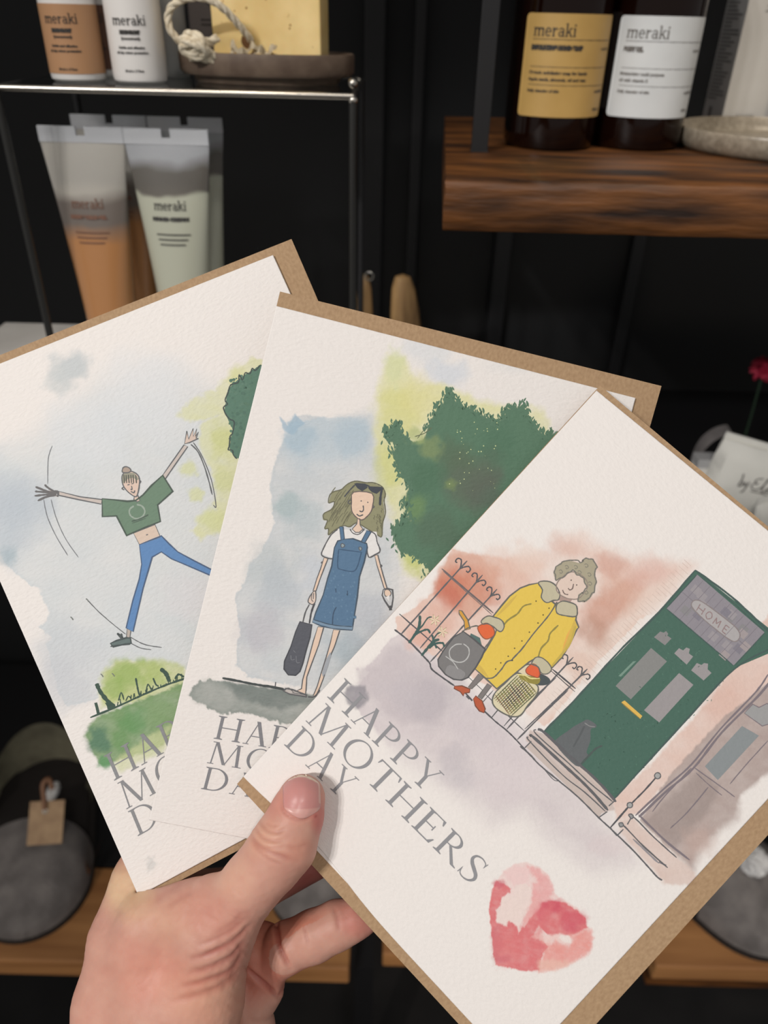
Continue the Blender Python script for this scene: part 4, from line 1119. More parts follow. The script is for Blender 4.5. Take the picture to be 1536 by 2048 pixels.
def cone_field(a, b, ra, rb, zs=1.0, sub=None):
    """distance to a round cone a-b, flattened or deepened along the view depth by zs"""
    a, b = np.array(a, np.float32), np.array(b, np.float32)
    x = gx[:, None, None]; y = gy[None, :, None]; z = gz[None, None, :]
    ab = b - a
    ab[2] /= zs
    l2 = float(ab @ ab) + 1e-12
    dx, dy, dz = x - a[0], y - a[1], (z - a[2]) / zs
    t = np.clip((dx * ab[0] + dy * ab[1] + dz * ab[2]) / l2, 0, 1)
    d = np.sqrt((dx - ab[0] * t) ** 2 + (dy - ab[1] * t) ** 2 + (dz - ab[2] * t) ** 2)
    return (d - (ra + (rb - ra) * t)).astype(np.float32)


def smin(a, b, k):
    h = np.maximum(k - np.abs(a - b), 0) / k
    return np.minimum(a, b) - h * h * h * k * (1 / 6.0)


def chain(pts, k=.004, zs=1.0):
    """pts: (px, py, depth mm, radius mm)"""
    out = None
    for p, q in zip(pts, pts[1:]):
        f = cone_field(cs(*p[:3]), cs(*q[:3]), p[3] / 1000, q[3] / 1000, zs)
        out = f if out is None else smin(out, f, k)
    return out


# body of the hand, built from the wrist outwards
thumb = chain([(604, 1596, 292.5, 8.7), (592, 1632, 292, 9.9), (568, 1688, 291, 11.9), (540, 1726, 291.5, 11.3), (505, 1765, 293, 11.2), (432, 1862, 300, 14.0)], .005)
tmeta = chain([(432, 1862, 300, 14.2), (395, 2000, 304, 17.5), (345, 2200, 312, 21.5)], .006)
imeta = chain([(282, 1765, 322, 12.3), (252, 1880, 318, 14.5), (236, 2010, 317, 17.5), (235, 2200, 320, 20)], .006)
web = chain([(300, 1842, 306.5, 11.5), (390, 1822, 302, 11.5), (420, 1790, 299, 7)], .006)
web2 = chain([(300, 1900, 309, 15), (330, 2020, 309, 20), (300, 2250, 314, 25)], .008)
mass = chain([(330, 1830, 330, 15), (380, 1950, 330, 20), (400, 2100, 328, 24), (330, 2330, 322, 26)], .008)
palm = chain([(470, 1890, 334, 13), (455, 1990, 333, 17), (440, 2120, 332, 21), (360, 2330, 326, 24)], .008)
arm = chain([(320, 2200, 318, 29), (270, 2420, 322, 27), (230, 2640, 326, 27)], .008)
body = tmeta
for f, k in ((imeta, .014), (web, .012), (web2, .014), (mass, .012), (palm, .010), (arm, .016)):
    body = smin(body, f, k)
body = smin(body, thumb, .009)
del tmeta, imeta, web, web2, mass, palm, arm, thumb
# fingers behind the cards
index = chain([(290, 1762, 324, 12), (330, 1620, 331, 9.8), (395, 1500, 333, 8.6), (455, 1445, 331, 7.4)], .003)
middle = chain([(370, 1800, 338, 12), (520, 1775, 345, 9.6), (660, 1700, 341, 8.9), (760, 1640, 333, 7.6)], .003)
body = smin(body, index, .006); body = smin(body, middle, .004)
del index, middle
# finger bases bulging past the thumb, creased where they fold
base1 = chain([(470, 1905, 332, 12), (520, 1905, 329, 11.5), (532, 1938, 326.5, 9.4)], .004)
base2 = chain([(470, 2010, 330, 14), (512, 1985, 327, 10.3), (528, 1972, 326, 8.6)], .004)
base3 = chain([(455, 2130, 330, 17), (486, 2070, 327, 13.2), (495, 2050, 327, 11)], .005)
for f in (base1, base2, base3): body = smin(body, f, .0022)
del base1, base2, base3
little = chain([(575, 1894, 322, 9.9), (628, 1872, 320.5, 9.9), (675, 1850, 319.5, 9.3), (712, 1838, 318.5, 7.8), (733, 1836, 318.5, 5.4)], .004)
root_l = chain([(530, 1935, 328, 9), (575, 1894, 322, 9.9)], .003)
little = smin(little, root_l, .003)
body = smin(body, little, .0016)
del little, root_l
# the sheets keep their own room: flesh never enters the slab each card and envelope takes up
GX, GY, GZ = gx[:, None, None], gy[None, :, None], gz[None, None, :]


def slab(pl, quad, front, back):
    d = GX * pl.n[0] + GY * pl.n[1] + GZ * pl.n[2] - pl.c         # + is behind the face
    f = np.maximum(-d - front, d - back)
    X = 768 + F * GX / GZ
    Y = 1024 + F * GY / GZ
    ins = None
    for i in range(4):
        a, b = np.array(quad[i], float), np.array(quad[(i + 1) % 4], float)
        e = (b - a) / np.linalg.norm(b - a)
        sd = ((X - a[0]) * e[1] - (Y - a[1]) * e[0]) / 5100.0       # + is outside, roughly metres
        ins = sd if ins is None else np.maximum(ins, sd)
    return np.maximum(f, ins - .0003)


for pl, q1, q2 in ((PL1, Q1, E1), (PL2, Q2, E2), (PL3, Q3, E3)):
    for q in (q1, q2):
        body = np.maximum(body, -slab(pl, q, .0002, .0019).astype(np.float32))
# nothing of the hand but the thumb may stand in front of the fan
side = GX * PL1.n[0] + GY * PL1.n[1] + GZ * PL1.n[2] - PL1.c


def surface_nets(v):
    s = v < 0
    nx, ny, nz = v.shape
    cx, cy, cz = nx - 1, ny - 1, nz - 1
    cnt = np.zeros((cx, cy, cz), np.uint8)
    corner = [(i, j, k) for i in (0, 1) for j in (0, 1) for k in (0, 1)]
    tot = np.zeros((cx, cy, cz), np.uint8)
    for i, j, k in corner: tot += s[i:i + cx, j:j + cy, k:k + cz]
    act = (tot > 0) & (tot < 8)
    I = np.argwhere(act)
    idx = -np.ones((cx, cy, cz), np.int64)
    idx[act] = np.arange(len(I))
    pos = np.zeros((len(I), 3)); c = np.zeros(len(I))
    for a in corner:
        for ax in range(3):
            if a[ax]: continue
            b = list(a); b[ax] = 1
            va = v[I[:, 0] + a[0], I[:, 1] + a[1], I[:, 2] + a[2]]
            vb = v[I[:, 0] + b[0], I[:, 1] + b[1], I[:, 2] + b[2]]
            m = (va < 0) != (vb < 0)
            t = va[m] / (va[m] - vb[m])
            p = np.tile(np.array(a, float), (m.sum(), 1)); p[:, ax] += t
            pos[m] += p; c[m] += 1
    pos = I + pos / c[:, None]
    quads = []
    for ax in range(3):
        o = [k for k in range(3) if k != ax]
        sl0 = [slice(None)] * 3; sl1 = [slice(None)] * 3
        sl0[ax] = slice(0, -1); sl1[ax] = slice(1, None)
        ch = s[tuple(sl0)] != s[tuple(sl1)]
        E = np.argwhere(ch)
        ok = (E[:, o[0]] > 0) & (E[:, o[1]] > 0) & (E[:, o[0]] < v.shape[o[0]] - 1) & (E[:, o[1]] < v.shape[o[1]] - 1)
        E = E[ok]
        inside = s[E[:, 0], E[:, 1], E[:, 2]]

        def g(d0, d1):
            Q = E.copy(); Q[:, o[0]] -= d0; Q[:, o[1]] -= d1
            return idx[Q[:, 0], Q[:, 1], Q[:, 2]]
        q = np.stack([g(0, 0), g(1, 0), g(1, 1), g(0, 1)], 1)
        flip = inside if ax != 1 else ~inside
        q[~flip] = q[~flip][:, ::-1]
        quads.append(q)
    return pos, np.vstack(quads)


P_, Q_ = surface_nets(body)
del body
Pc = P_ * VOX + np.array([HX0, HY0, HZ0])


def np_mesh(name, V, Qd):
    me = bpy.data.meshes.new(name)
    me.vertices.add(len(V)); me.vertices.foreach_set('co', V.astype(np.float32).ravel())
    me.loops.add(Qd.size); me.loops.foreach_set('vertex_index', Qd.astype(np.int32).ravel())
    me.polygons.add(len(Qd)); me.polygons.foreach_set('loop_start', (np.arange(len(Qd)) * 4).astype(np.int32))
    me.update(calc_edges=True); me.validate()
    me.polygons.foreach_set('use_smooth', [True] * len(me.polygons))
    return me


# relax the voxel steps, then press creases into the skin
ed = np.unique(np.sort(np.vstack([Q_[:, [0, 1]], Q_[:, [1, 2]], Q_[:, [2, 3]], Q_[:, [3, 0]]]), axis=1), axis=0)
for it in range(8):
    acc = np.zeros_like(Pc); cn = np.zeros(len(Pc))
    for a, b in ((0, 1), (1, 0)):
        np.add.at(acc, ed[:, a], Pc[ed[:, b]]); np.add.at(cn, ed[:, a], 1)
    f = .5 if it % 2 == 0 else -.42
    Pc = Pc + (acc / np.maximum(cn, 1)[:, None] - Pc) * f


def normals(V, Qd):
    n = np.cross(V[Qd[:, 2]] - V[Qd[:, 0]], V[Qd[:, 3]] - V[Qd[:, 1]])
    N = np.zeros_like(V)
    for k in range(4): np.add.at(N, Qd[:, k], n)
    return N / (np.linalg.norm(N, axis=1)[:, None] + 1e-20)


Nc = normals(Pc, Q_)
ctr = Pc.mean(0)
if (Nc * (Pc - ctr)).sum(1).mean() < 0:
    Q_ = Q_[:, ::-1]; Nc = -Nc
px = 768 + F * Pc[:, 0] / Pc[:, 2]
py = 1024 + F * Pc[:, 1] / Pc[:, 2]
front = Nc[:, 2] < .15
ZH = Zm(100, 1480, 2.327)
ZF = Zm(460, 1680, 2.8444)


def seg_dist(P):
    P = [(p.x, p.y) for p in catmull([(a, b, 0) for a, b in P], 5)]
    d = np.full(len(px), 1e9); tt = np.zeros(len(px))
    n = len(P) - 1
    for i in range(n):
        a, b = np.array(P[i]), np.array(P[i + 1])
        e = b - a; l = e @ e + 1e-9
        t = np.clip(((px - a[0]) * e[0] + (py - a[1]) * e[1]) / l, 0, 1)
        q = np.hypot(px - a[0] - e[0] * t, py - a[1] - e[1] * t)
        m = q < d
        d[m] = q[m]; tt[m] = (i + t[m]) / n
    return d, tt


disp = np.zeros(len(px))
crease_shade = np.zeros(len(px))


def crease(Z, P, depth, w, zlo=0, zhi=9, ridge=.35):
    d, t = seg_dist(Z(P))
    k = np.where(front & (Pc[:, 2] > zlo) & (Pc[:, 2] < zhi), 1, 0) * np.clip(np.sin(np.pi * np.clip(t, .04, .96)) * 1.6, 0, 1)
    disp[:] -= k * depth / 1000 * (np.exp(-(d / w) ** 2) - ridge * np.exp(-((d - 2.2 * w) / (1.5 * w)) ** 2))
    crease_shade[:] += k * np.exp(-(d / (w * 1.1)) ** 2) * min(1.6, depth * 2.4)


TZ = .312
# knuckle folds over the thumb joint
for P, dp, w in (([(955, 400), (985, 450), (1040, 470), (1090, 465)], .35, 4), ([(970, 370), (1010, 420), (1060, 430), (1100, 405)], .3, 4), ([(935, 430), (960, 480), (1020, 520), (1080, 540), (1150, 560)], .45, 5), ([(940, 470), (975, 520), (1030, 560), (1090, 580)], .25, 4),
                 ([(1000, 385), (1030, 400), (1060, 400)], .22, 3), ([(1090, 490), (1150, 500), (1200, 480)], .18, 4), ([(1000, 500), (1060, 500), (1090, 490)], .22, 3)):
    crease(ZH, P, dp, w, 0, TZ)
# stretched skin folds running from the wrist to the thumb root
for P, dp, w in (([(700, 1010), (780, 980), (860, 930), (940, 850)], .55, 6), ([(620, 1090), (740, 1060), (850, 1000), (925, 900)], .5, 7), ([(600, 1150), (720, 1120), (840, 1070), (915, 960)], .55, 7),
                 ([(560, 1215), (700, 1180), (820, 1130), (900, 1050)], .4, 8), ([(680, 960), (780, 920), (850, 880), (930, 810)], .35, 5), ([(760, 900), (840, 860), (900, 800)], .25, 5), ([(640, 1020), (720, 1000), (800, 960)], .3, 5),
                 ([(540, 780), (600, 740), (680, 700)], .18, 6), ([(480, 760), (560, 700), (640, 650)], .15, 6)):
    crease(ZH, P, dp, w, 0, .325)
# flexion creases at the finger bases
crease(ZF, [(235, 395), (262, 480), (280, 600), (315, 680), (345, 730)], 1.5, 4.5, .29, .36, .2)
crease(ZF, [(85, 722), (150, 780), (210, 830), (275, 893)], 1.5, 4, .29, .36, .2)
crease(ZF, [(110, 520), (95, 640), (85, 722)], .6, 4, .31, .36, .1)
crease(ZF, [(420, 490), (432, 540), (448, 600)], .28, 3, .29, .36); crease(ZF, [(330, 800), (300, 850), (275, 893)], .4, 4, .29, .36)
crease(ZF, [(590, 380), (612, 450), (620, 520)], .3, 4, .29, .36)
crease(ZH, [(1075, 255), (1082, 320), (1110, 350), (1160, 372), (1205, 360), (1235, 320)], .32, 3.2, 0, TZ, .6)
dr_ = sstep(330, 420, px) * sstep(540, 470, px) * sstep(1760, 1800, py) * sstep(2060, 1980, py)
rid = (fbm((px * .80 + py * .60) * .22, (py * .80 - px * .60), 6.5, 15, 3) - .5) * .00050 * dr_
rid2 = (fbm((px * .5 - py * .86) * .3, (py * .5 + px * .86), 6, 16, 2) - .5) * .00022 * sstep(560, 500, px) * (py > 1760)
fine = rid + rid2 + (fbm(px, py, 9, 5, 3) - .5) * .00016 + (fbm(px * .5 + py, py * .6 - px * .3, 7, 6, 2) - .5) * .0001
Pc = Pc + Nc * (disp + fine * front)[:, None]
W_ = cam2world(Pc)
me = np_mesh('person', W_ - W_.mean(0), Q_)
# skin colour: yellower over the stretched web, pinker at the thumb's tip and finger pads
base = lin((205, 153, 135))
Ck = np.tile(base, (len(px), 1))


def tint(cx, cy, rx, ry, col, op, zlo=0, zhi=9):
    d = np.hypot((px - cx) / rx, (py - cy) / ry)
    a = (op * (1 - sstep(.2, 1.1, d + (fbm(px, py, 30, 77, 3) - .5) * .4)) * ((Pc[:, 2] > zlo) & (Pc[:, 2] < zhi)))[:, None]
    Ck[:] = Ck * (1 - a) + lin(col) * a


tint(250, 1780, 80, 70, (222, 186, 148), .8); tint(330, 1840, 90, 60, (216, 168, 140), .5); tint(300, 1950, 110, 90, (216, 146, 126), .6); tint(420, 1830, 90, 60, (206, 142, 124), .6)
tint(470, 1760, 60, 60, (220, 172, 148), .6, 0, .312); tint(600, 1600, 60, 62, (214, 138, 124), .8, 0, .312); tint(640, 1640, 26, 50, (206, 118, 110), .8, 0, .312); tint(540, 1600, 22, 50, (206, 128, 116), .6, 0, .312)
tint(530, 1680, 50, 50, (222, 172, 146), .6, 0, .312); tint(600, 1700, 40, 40, (216, 150, 128), .5, 0, .312)
tint(560, 1880, 200, 110, (204, 126, 102), .85, .314); tint(715, 1840, 60, 50, (200, 118, 106), .55, .30); tint(520, 1960, 70, 60, (200, 124, 106), .7, .314); tint(600, 1750, 120, 70, (168, 96, 90), .9, .33)  # last tint paints in the shade on the middle finger behind the cards
tint(420, 2000, 120, 90, (218, 160, 134), .6, 0, .315)
sp = (fbm(px, py, 22, 31, 4) - .5)[:, None]
Ck = Ck * .93
Ck = Ck * (1 + sp * np.array([.10, .22, .22]))
Ck = Ck * (1 - np.clip(crease_shade, 0, 1.6)[:, None] * np.array([.16, .30, .30]))  # shade in the skin folds, painted into the colour
spot = np.exp(-(np.hypot(px - 631, py - 1632) / 3.2) ** 2)[:, None]
Ck = Ck * (1 - spot * .6) + lin((150, 40, 40)) * spot * .6
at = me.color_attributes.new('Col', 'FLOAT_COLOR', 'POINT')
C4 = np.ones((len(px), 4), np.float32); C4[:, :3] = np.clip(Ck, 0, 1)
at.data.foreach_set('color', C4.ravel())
m_skin = attr_mat('skin', 0.5, bump=0.3, bscale=1100, bdist=0.00015)
b = m_skin.node_tree.nodes['Principled BSDF']
b.inputs['Subsurface Weight'].default_value = 0.22
b.inputs['Subsurface Radius'].default_value = (1.0, 0.35, 0.2)
b.inputs['Subsurface Scale'].default_value = 0.004
b.inputs['Specular IOR Level'].default_value = 0.35
me.materials.append(m_skin)
person = bpy.data.objects.new('person', me)
person.location = W_.mean(0)
COL.objects.link(person)
tag(person, 'bare left hand gripping the fan of greeting cards, thumb laid across the front', 'person')

# thumbnail: a curved plate lying on the skin
bvh = BVHTree.FromPolygons([Vector(p) for p in W_], [tuple(q) for q in Q_])
nu, nv = 27, 31
NV, NCol = [], []
for j in range(nv):
    v = j / (nv - 1)
    for i in range(nu):
        u = i / (nu - 1) * 2 - 1
        y = 1542.5 + (1639 - 1542.5) * v
        hw = 38.5 * (1 - max(0, (.30 - v) / .30) ** 2.4 * .72) * (1 - max(0, (v - .72) / .28) ** 2.2 * .62)
        x = 603.5 + u * hw + 2.0 * (v - .5)
        y2 = y + (u * u) * (9 * (1 - v) - 7 * v)
        for back_ in range(14):
            d = ray(x, y2)
            h = bvh.ray_cast(CAM_POS, d.normalized())
            if h[0] is not None and (h[0] - CAM_POS).length < .33 and h[1].dot(d.normalized()) < -.22: break
            x += (603 - x) * .05; y2 += (1592 - y2) * .05
        p = h[0] if h[0] is not None else Vector(cam2world([(x - 768) / F * .283, (y2 - 1024) / F * .283, .283]))
        lift = .00055 * (1 - u * u) ** .5 if abs(u) < 1 else 0
        lift = lift * (1 - max(0, (v - .85) / .15)) - .0001 * (v > .97) + .00015
        NV.append(p - d.normalized() * lift)
        free = sstep(.13, .09, v - .055 * u * u - (.05 if u > .2 else 0) * (u - .2))
        lun = 0
        c = lin((204, 140, 134)) * (1 - free) + lin((238, 212, 190)) * free
        c = c * (1 - .2 * lun) if v < .8 else c * .5 + lin((226, 176, 164)) * .5
        if u > .86 and v < .7: c = c * .6 + lin((236, 206, 188)) * .4
        NCol.append(tuple(c) + (1,))
NF = [(j * nu + i, (j + 1) * nu + i, (j + 1) * nu + i + 1, j * nu + i + 1) for j in range(nv - 1) for i in range(nu - 1)]
m_nail = attr_mat('fingernail', 0.33)
nb_ = m_nail.node_tree.nodes['Principled BSDF']
nb_.inputs['Subsurface Weight'].default_value = 0.15
nb_.inputs['Subsurface Scale'].default_value = 0.003
nail = mesh_obj('thumbnail', [v - person.location for v in NV], NF, m_nail, person, smooth=True)
ca = nail.data.color_attributes.new('Col', 'FLOAT_COLOR', 'POINT')
ca.data.foreach_set('color', np.array(NCol, np.float32).ravel())
for k_ in range(2):
    pass
md = nail.modifiers.new('smooth', 'SMOOTH'); md.factor = .5; md.iterations = 3
md = nail.modifiers.new('thickness', 'SOLIDIFY'); md.thickness = .0004; md.offset = -1
nail['label'] = 'short pink thumbnail with a pale free edge'

# ============================================================ THE SHOP DISPLAY BEHIND
m_wall = noise_mat('black_painted_wall', (.0022, .0024, .003), (.004, .0045, .0055), 5, .75)
m_floor = noise_mat('dark_floor', (.012, .011, .011), (.022, .02, .02), 9, .7)
m_black = principled('black_metal', (.006, .006, .007), .5, 0)
m_dim = principled('dull_grey_metal', (.05, .05, .048), .4, .8)
m_steel = noise_mat('brushed_steel', (.42, .40, .36), (.58, .55, .50), 60, .26, metal=1.0, stretch=(.05, 1, 1))
m_board = noise_mat('white_painted_board', (.60, .59, .57), (.70, .69, .67), 20, .5)
m_wood = noise_mat('dark_stained_wood', tuple(lin((34, 17, 6))), tuple(lin((142, 88, 40))), 13, .5, bump=.9, bscale=26, bdist=.0018, stretch=(.7, 3, 5.5), detail=12, lo=.36, hi=.78)
m_oak = noise_mat('warm_wood', tuple(lin((142, 96, 56))), tuple(lin((176, 126, 78))), 12, .55, stretch=(.3, 3, 3))
m_glass = principled('clear_glass', (.85, .9, .9), .02, 0, Transmission_Weight=1.0, IOR=1.12)
m_stone = noise_mat('dark_stoneware', tuple(lin((86, 70, 58))), tuple(lin((104, 88, 74))), 90, .6, bump=.2, bscale=200, bdist=.0005)
m_stone2 = noise_mat('grey_speckled_stoneware', tuple(lin((138, 128, 112))), tuple(lin((168, 157, 140))), 240, .35, detail=8)
m_soap = noise_mat('yellow_soap', tuple(lin((220, 190, 124))), tuple(lin((238, 212, 152))), 30, .5, bump=.15, bscale=60, bdist=.0006, Subsurface_Weight=.2, Subsurface_Scale=.006)
m_spot = principled('soap_fleck', tuple(lin((160, 118, 58))), .6)
m_rope = noise_mat('cotton_rope', tuple(lin((196, 182, 156))), tuple(lin((232, 222, 200))), 300, .85, bump=.8, bscale=500, bdist=.0006)
m_plastic = principled('white_plastic', (.78, .76, .74), .38)
m_orange = principled('tan_orange_label', tuple(lin((182, 138, 100))), .5)
m_brown = principled('brown_label', tuple(lin((112, 78, 62))), .5)
m_inkp = principled('dark_label_ink', (.03, .028, .026), .6)
m_inkg = principled('grey_label_ink', (.16, .15, .14), .6)
m_amber = principled('amber_glass', (.007, .002, .001), .07, 0)
m_amber.node_tree.nodes['Principled BSDF'].inputs['Specular IOR Level'].default_value = .35
m_gold = noise_mat('gold_paper_label', tuple(lin((186, 150, 84))), tuple(lin((196, 160, 94))), 30, .5)
m_white = noise_mat('white_paper_label', (.66, .69, .70), (.72, .75, .76), 30, .5)
m_card = noise_mat('white_carton', (.72, .70, .66), (.78, .76, .72), 20, .5)
m_cards = principled('grey_carton_side', (.42, .42, .42), .5)
m_felt = noise_mat('grey_felt', tuple(lin((134, 129, 128))), tuple(lin((166, 160, 158))), 34, .95, bump=.6, bscale=260, bdist=.0012)
m_olive = noise_mat('olive_grey_wool', tuple(lin((138, 134, 116))), tuple(lin((166, 162, 140))), 30, .95, bump=.6, bscale=200, bdist=.0012)
m_dark = principled('dark_lining', (.012, .009, .008), .95)
m_tag = noise_mat('brown_card_tag', tuple(lin((150, 122, 94))), tuple(lin((172, 144, 112))), 60, .7)
m_leather = principled('brown_leather', tuple(lin((122, 86, 62))), .5)
m_fluff = noise_mat('white_fluff', (.55, .55, .56), (.8, .8, .8), 120, .95, bump=1, bscale=300, bdist=.003)
m_cloth = noise_mat('white_cotton_cloth', (.66, .65, .60), (.78, .77, .71), 14, .9, bump=.5, bscale=30, bdist=.002)
m_grey = principled('grey_board', tuple(lin((96, 90, 90))), .6)
m_tan = noise_mat('tan_wood', tuple(lin((112, 82, 48))), tuple(lin((176, 140, 92))), 40, .5, stretch=(2, 2, .3))
m_red = noise_mat('deep_red_petals', (.22, .004, .02), (.42, .012, .05), 60, .7)
m_green = principled('dark_green_stem', (.01, .03, .012), .7)

# ---- the setting
bm = bmesh.new(); add_box(bm, (-1.6, 1.0, 0), (1.6, 1.05, 2.7)); tag(bm_obj('wall_back', bm, m_wall, smooth=False), kind='structure')
bm = bmesh.new(); add_box(bm, (-1.6, -1.2, -.03), (1.6, 1.05, 0)); tag(bm_obj('floor', bm, m_floor, smooth=False), kind='structure')
for k, (a, b) in enumerate(((-.035, -.012), (.02, .032), (.13, .15), (.30, .315))):
    bm = bmesh.new(); add_box(bm, (a, .985, 0), (b, 1.0, 2.6), .002); tag(bm_obj('trim_%d' % (k + 1), bm, m_black, smooth=False), kind='structure')


# ---- small lettering for packaging
def _sq(x0, y0, x1, y1): return [(x0, y0), (x1, y0), (x1, y1), (x0, y1)]


def small_word():
    """the rough slab-serif word on the packaging; x-height 1, returns width and polygons"""
    S, x, pi = [], 0, math.pi
    w = .2

    def foot(cx, y=0): return [_sq(cx - .2, y, cx + .2, y + .1)]
    for k in range(3): S += [_sq(x + .1 + k * .62, 0, x + .1 + w + k * .62, .98)] + foot(x + .2 + k * .62)
    S += _ring(x + .5, .66, (.32, .36), (.16, .2), 0, pi, 10) + _ring(x + 1.12, .66, (.32, .36), (.16, .2), 0, pi, 10) + [_sq(x - .04, .9, x + .25, 1)]
    x += 1.75
    S += _ring(x + .45, .5, (.44, .52), (.25, .38), .05, 2 * pi - .75, 24) + [_sq(x + .1, .46, x + .86, .58)]
    x += 1.0
    S += [_sq(x + .1, 0, x + .3, .98), _sq(x - .02, .9, x + .3, 1)] + foot(x + .2) + _ring(x + .52, .62, (.3, .38), (.14, .24), .5, pi, 8)
    x += .85
    S += _ring(x + .38, .3, (.36, .32), (.19, .2), 0, 2 * pi, 18) + [_sq(x + .58, 0, x + .78, .75), _sq(x + .7, 0, x + .9, .1)] + _ring(x + .42, .7, (.36, .32), (.18, .2), 0, pi * .9, 12)
    x += .98
    S += [_sq(x + .1, 0, x + .3, 1.5), _sq(x - .02, 1.42, x + .3, 1.52)] + foot(x + .2) + [[(x + .28, .42), (x + .42, .42), (x + .82, .98), (x + .62, .98)], [(x + .4, .6), (x + .55, .7), (x + .98, 0), (x + .76, 0)]] + [_sq(x + .55, .9, x + .95, 1), _sq(x + .68, 0, x + 1.05, .1)]
    x += 1.08
    S += [_sq(x + .12, 0, x + .32, .98), _sq(x - .0, .9, x + .32, 1)] + foot(x + .22) + [_sq(x + .12, 1.2, x + .34, 1.42)]
    return x + .45, S


def text_polys(s, h, bold=0.0):
    cu = bpy.data.curves.new('t', 'FONT')
    cu.body = s; cu.size = h; cu.offset = bold; cu.resolution_u = 2
    o = bpy.data.objects.new('t', cu)
    COL.objects.link(o)
    dg = bpy.context.evaluated_depsgraph_get()
    me = o.evaluated_get(dg).to_mesh()
    V = [tuple(v.co[:2]) for v in me.vertices]
    Fs = [[V[i] for i in p.vertices] for p in me.polygons]
    wd = max([v[0] for v in V] or [0])
    o.evaluated_get(dg).to_mesh_clear()
    bpy.data.objects.remove(o); bpy.data.curves.remove(cu)
    return wd, Fs


class Print:
    """lettering laid on a surface given by fn(u, v) -> point"""

    def __init__(s, fn): s.fn = fn; s.V = []; s.F = []

    def polys(s, P, x, y, k=1.0):
        for q in P:
            o = len(s.V)
            s.V += [s.fn(x + a * k, y + b * k) for a, b in q]
            s.F.append(tuple(range(o, o + len(q))))

    def text(s, t, x, y, h, bold=0.0, center=False, width=None):
        w, P = text_polys(t, h, bold)
        sx = (width / w) if width else 1
        P = [[(a * sx, b) for a, b in q] for q in P]
        s.polys(P, x - (w * sx / 2 if center else 0), y)

    def word(s, x, y, xh, center=False, width=None):
        w, P = small_word()
        sx = (width / (w * xh)) if width else 1
        P = [[(a * sx, b) for a, b in q] for q in P]
        s.polys(P, x - (w * sx * xh / 2 if center else 0), y, xh)

    def bar(s, x0, x1, y, h):
        n = 8
        for k in range(n): s.polys([_sq(x0 + (x1 - x0) * k / n, y, x0 + (x1 - x0) * (k + 1) / n, y + h)], 0, 0)

    def build(s, name, mat, parent): return mesh_obj(name, s.V, s.F, mat, parent)


def cyl(r, a0=0.0, off=.0004, ry=None):
    ry = ry or r
    return lambda u, v: (math.sin(a0 + u / r) * (r + off), -math.cos(a0 + u / r) * (ry + off), v)


def curved_label(name, r, a0, a1, z0, z1, mat, parent, off=.0002, rc=.003, t=.0001):
    """paper label wrapped on a cylinder with rounded corners"""
    fn = cyl(r, 0, off)
    w0, w1 = a0 * r, a1 * r
    P = []
    for cx, cz, s in ((w1 - rc, z1 - rc, 0), (w0 + rc, z1 - rc, 1), (w0 + rc, z0 + rc, 2), (w1 - rc, z0 + rc, 3)):
        for k in range(6):
            t_ = (s + k / 5) * math.pi / 2
            P.append((cx + rc * math.cos(t_), cz + rc * math.sin(t_)))
    # fill as vertical strips so that it bends
    xs = sorted(set([w0 + (w1 - w0) * k / 40 for k in range(41)] + [p[0] for p in P]))
    V, Fc = [], []

    def yr(x):
        d = 0
        if x < w0 + rc: d = rc - math.sqrt(max(0, rc * rc - (w0 + rc - x) ** 2))
        if x > w1 - rc: d = rc - math.sqrt(max(0, rc * rc - (x - w1 + rc) ** 2))
        return z0 + d, z1 - d
    for x in xs:
        a, b = yr(x)
        V += [fn(x, a), fn(x, b)]
    for i in range(len(xs) - 1): Fc.append((2 * i, 2 * i + 2, 2 * i + 3, 2 * i + 1))
    return mesh_obj(name, V, Fc, mat, parent, smooth=True)


# ---- steel-framed glass case on the left
CY0, CY1 = .56, .70
ZR = hitY(350, 184, CY0).z
XL, XR = hitY(-8, 184, CY0).x, hitY(706, 190, CY0).x
ZB = CAM_POS.z - .25
case = tag(empty('display_case', ((XL + XR) / 2, CY0, ZB)), 'steel framed glass case holding the skincare tubes, white base board', 'display case')
org = case.location


def part_box(name, lo, hi, mat, parent, bev=.0005):
    bm = bmesh.new(); add_box(bm, Vector(lo) - parent.location, Vector(hi) - parent.location, bev)
    return bm_obj(name, bm, mat, parent, smooth=False)


def rod(name, a, b, r, mat, parent):
    bm = bmesh.new(); add_tube(bm, [Vector(a) - parent.location, Vector(b) - parent.location], r, 14)
    return bm_obj(name, bm, mat, parent)


rod('front_rail', (XL, CY0, ZR), (XR, CY0, ZR), .0021, m_steel, case)
rod('back_rail', (XL, CY1, ZR), (XR, CY1, ZR), .0016, m_steel, case)
rod('side_rail', (XL, CY0, ZR), (XL, CY1, ZR), .0016, m_steel, case)
rod('side_rail', (XR, CY0, ZR), (XR, CY1, ZR), .0016, m_steel, case)
for x in (XL, XR):
    for y in (CY0, CY1): rod('post', (x, y, ZB), (x, y, ZR), .0028, m_black if y == CY1 else m_dim, case)
for z in (.0, .0095):
    bm = bmesh.new(); bmesh.ops.create_uvsphere(bm, u_segments=16, v_segments=10, radius=.0032)
    for v in bm.verts: v.co += Vector((XR, CY0, ZR - .002 + z)) - org
    bm_obj('corner_joint', bm, m_steel, case)
part_box('glass_shelf', (XL + .002, CY0 + .002, ZR - .001), (XR - .002, CY1 - .002, ZR + .002), m_glass, case)
part_box('base_board', (XL - .1, CY0 - .03, ZB - .012), (XR, .692, ZB), m_board, case)
ZG = ZR + .0022


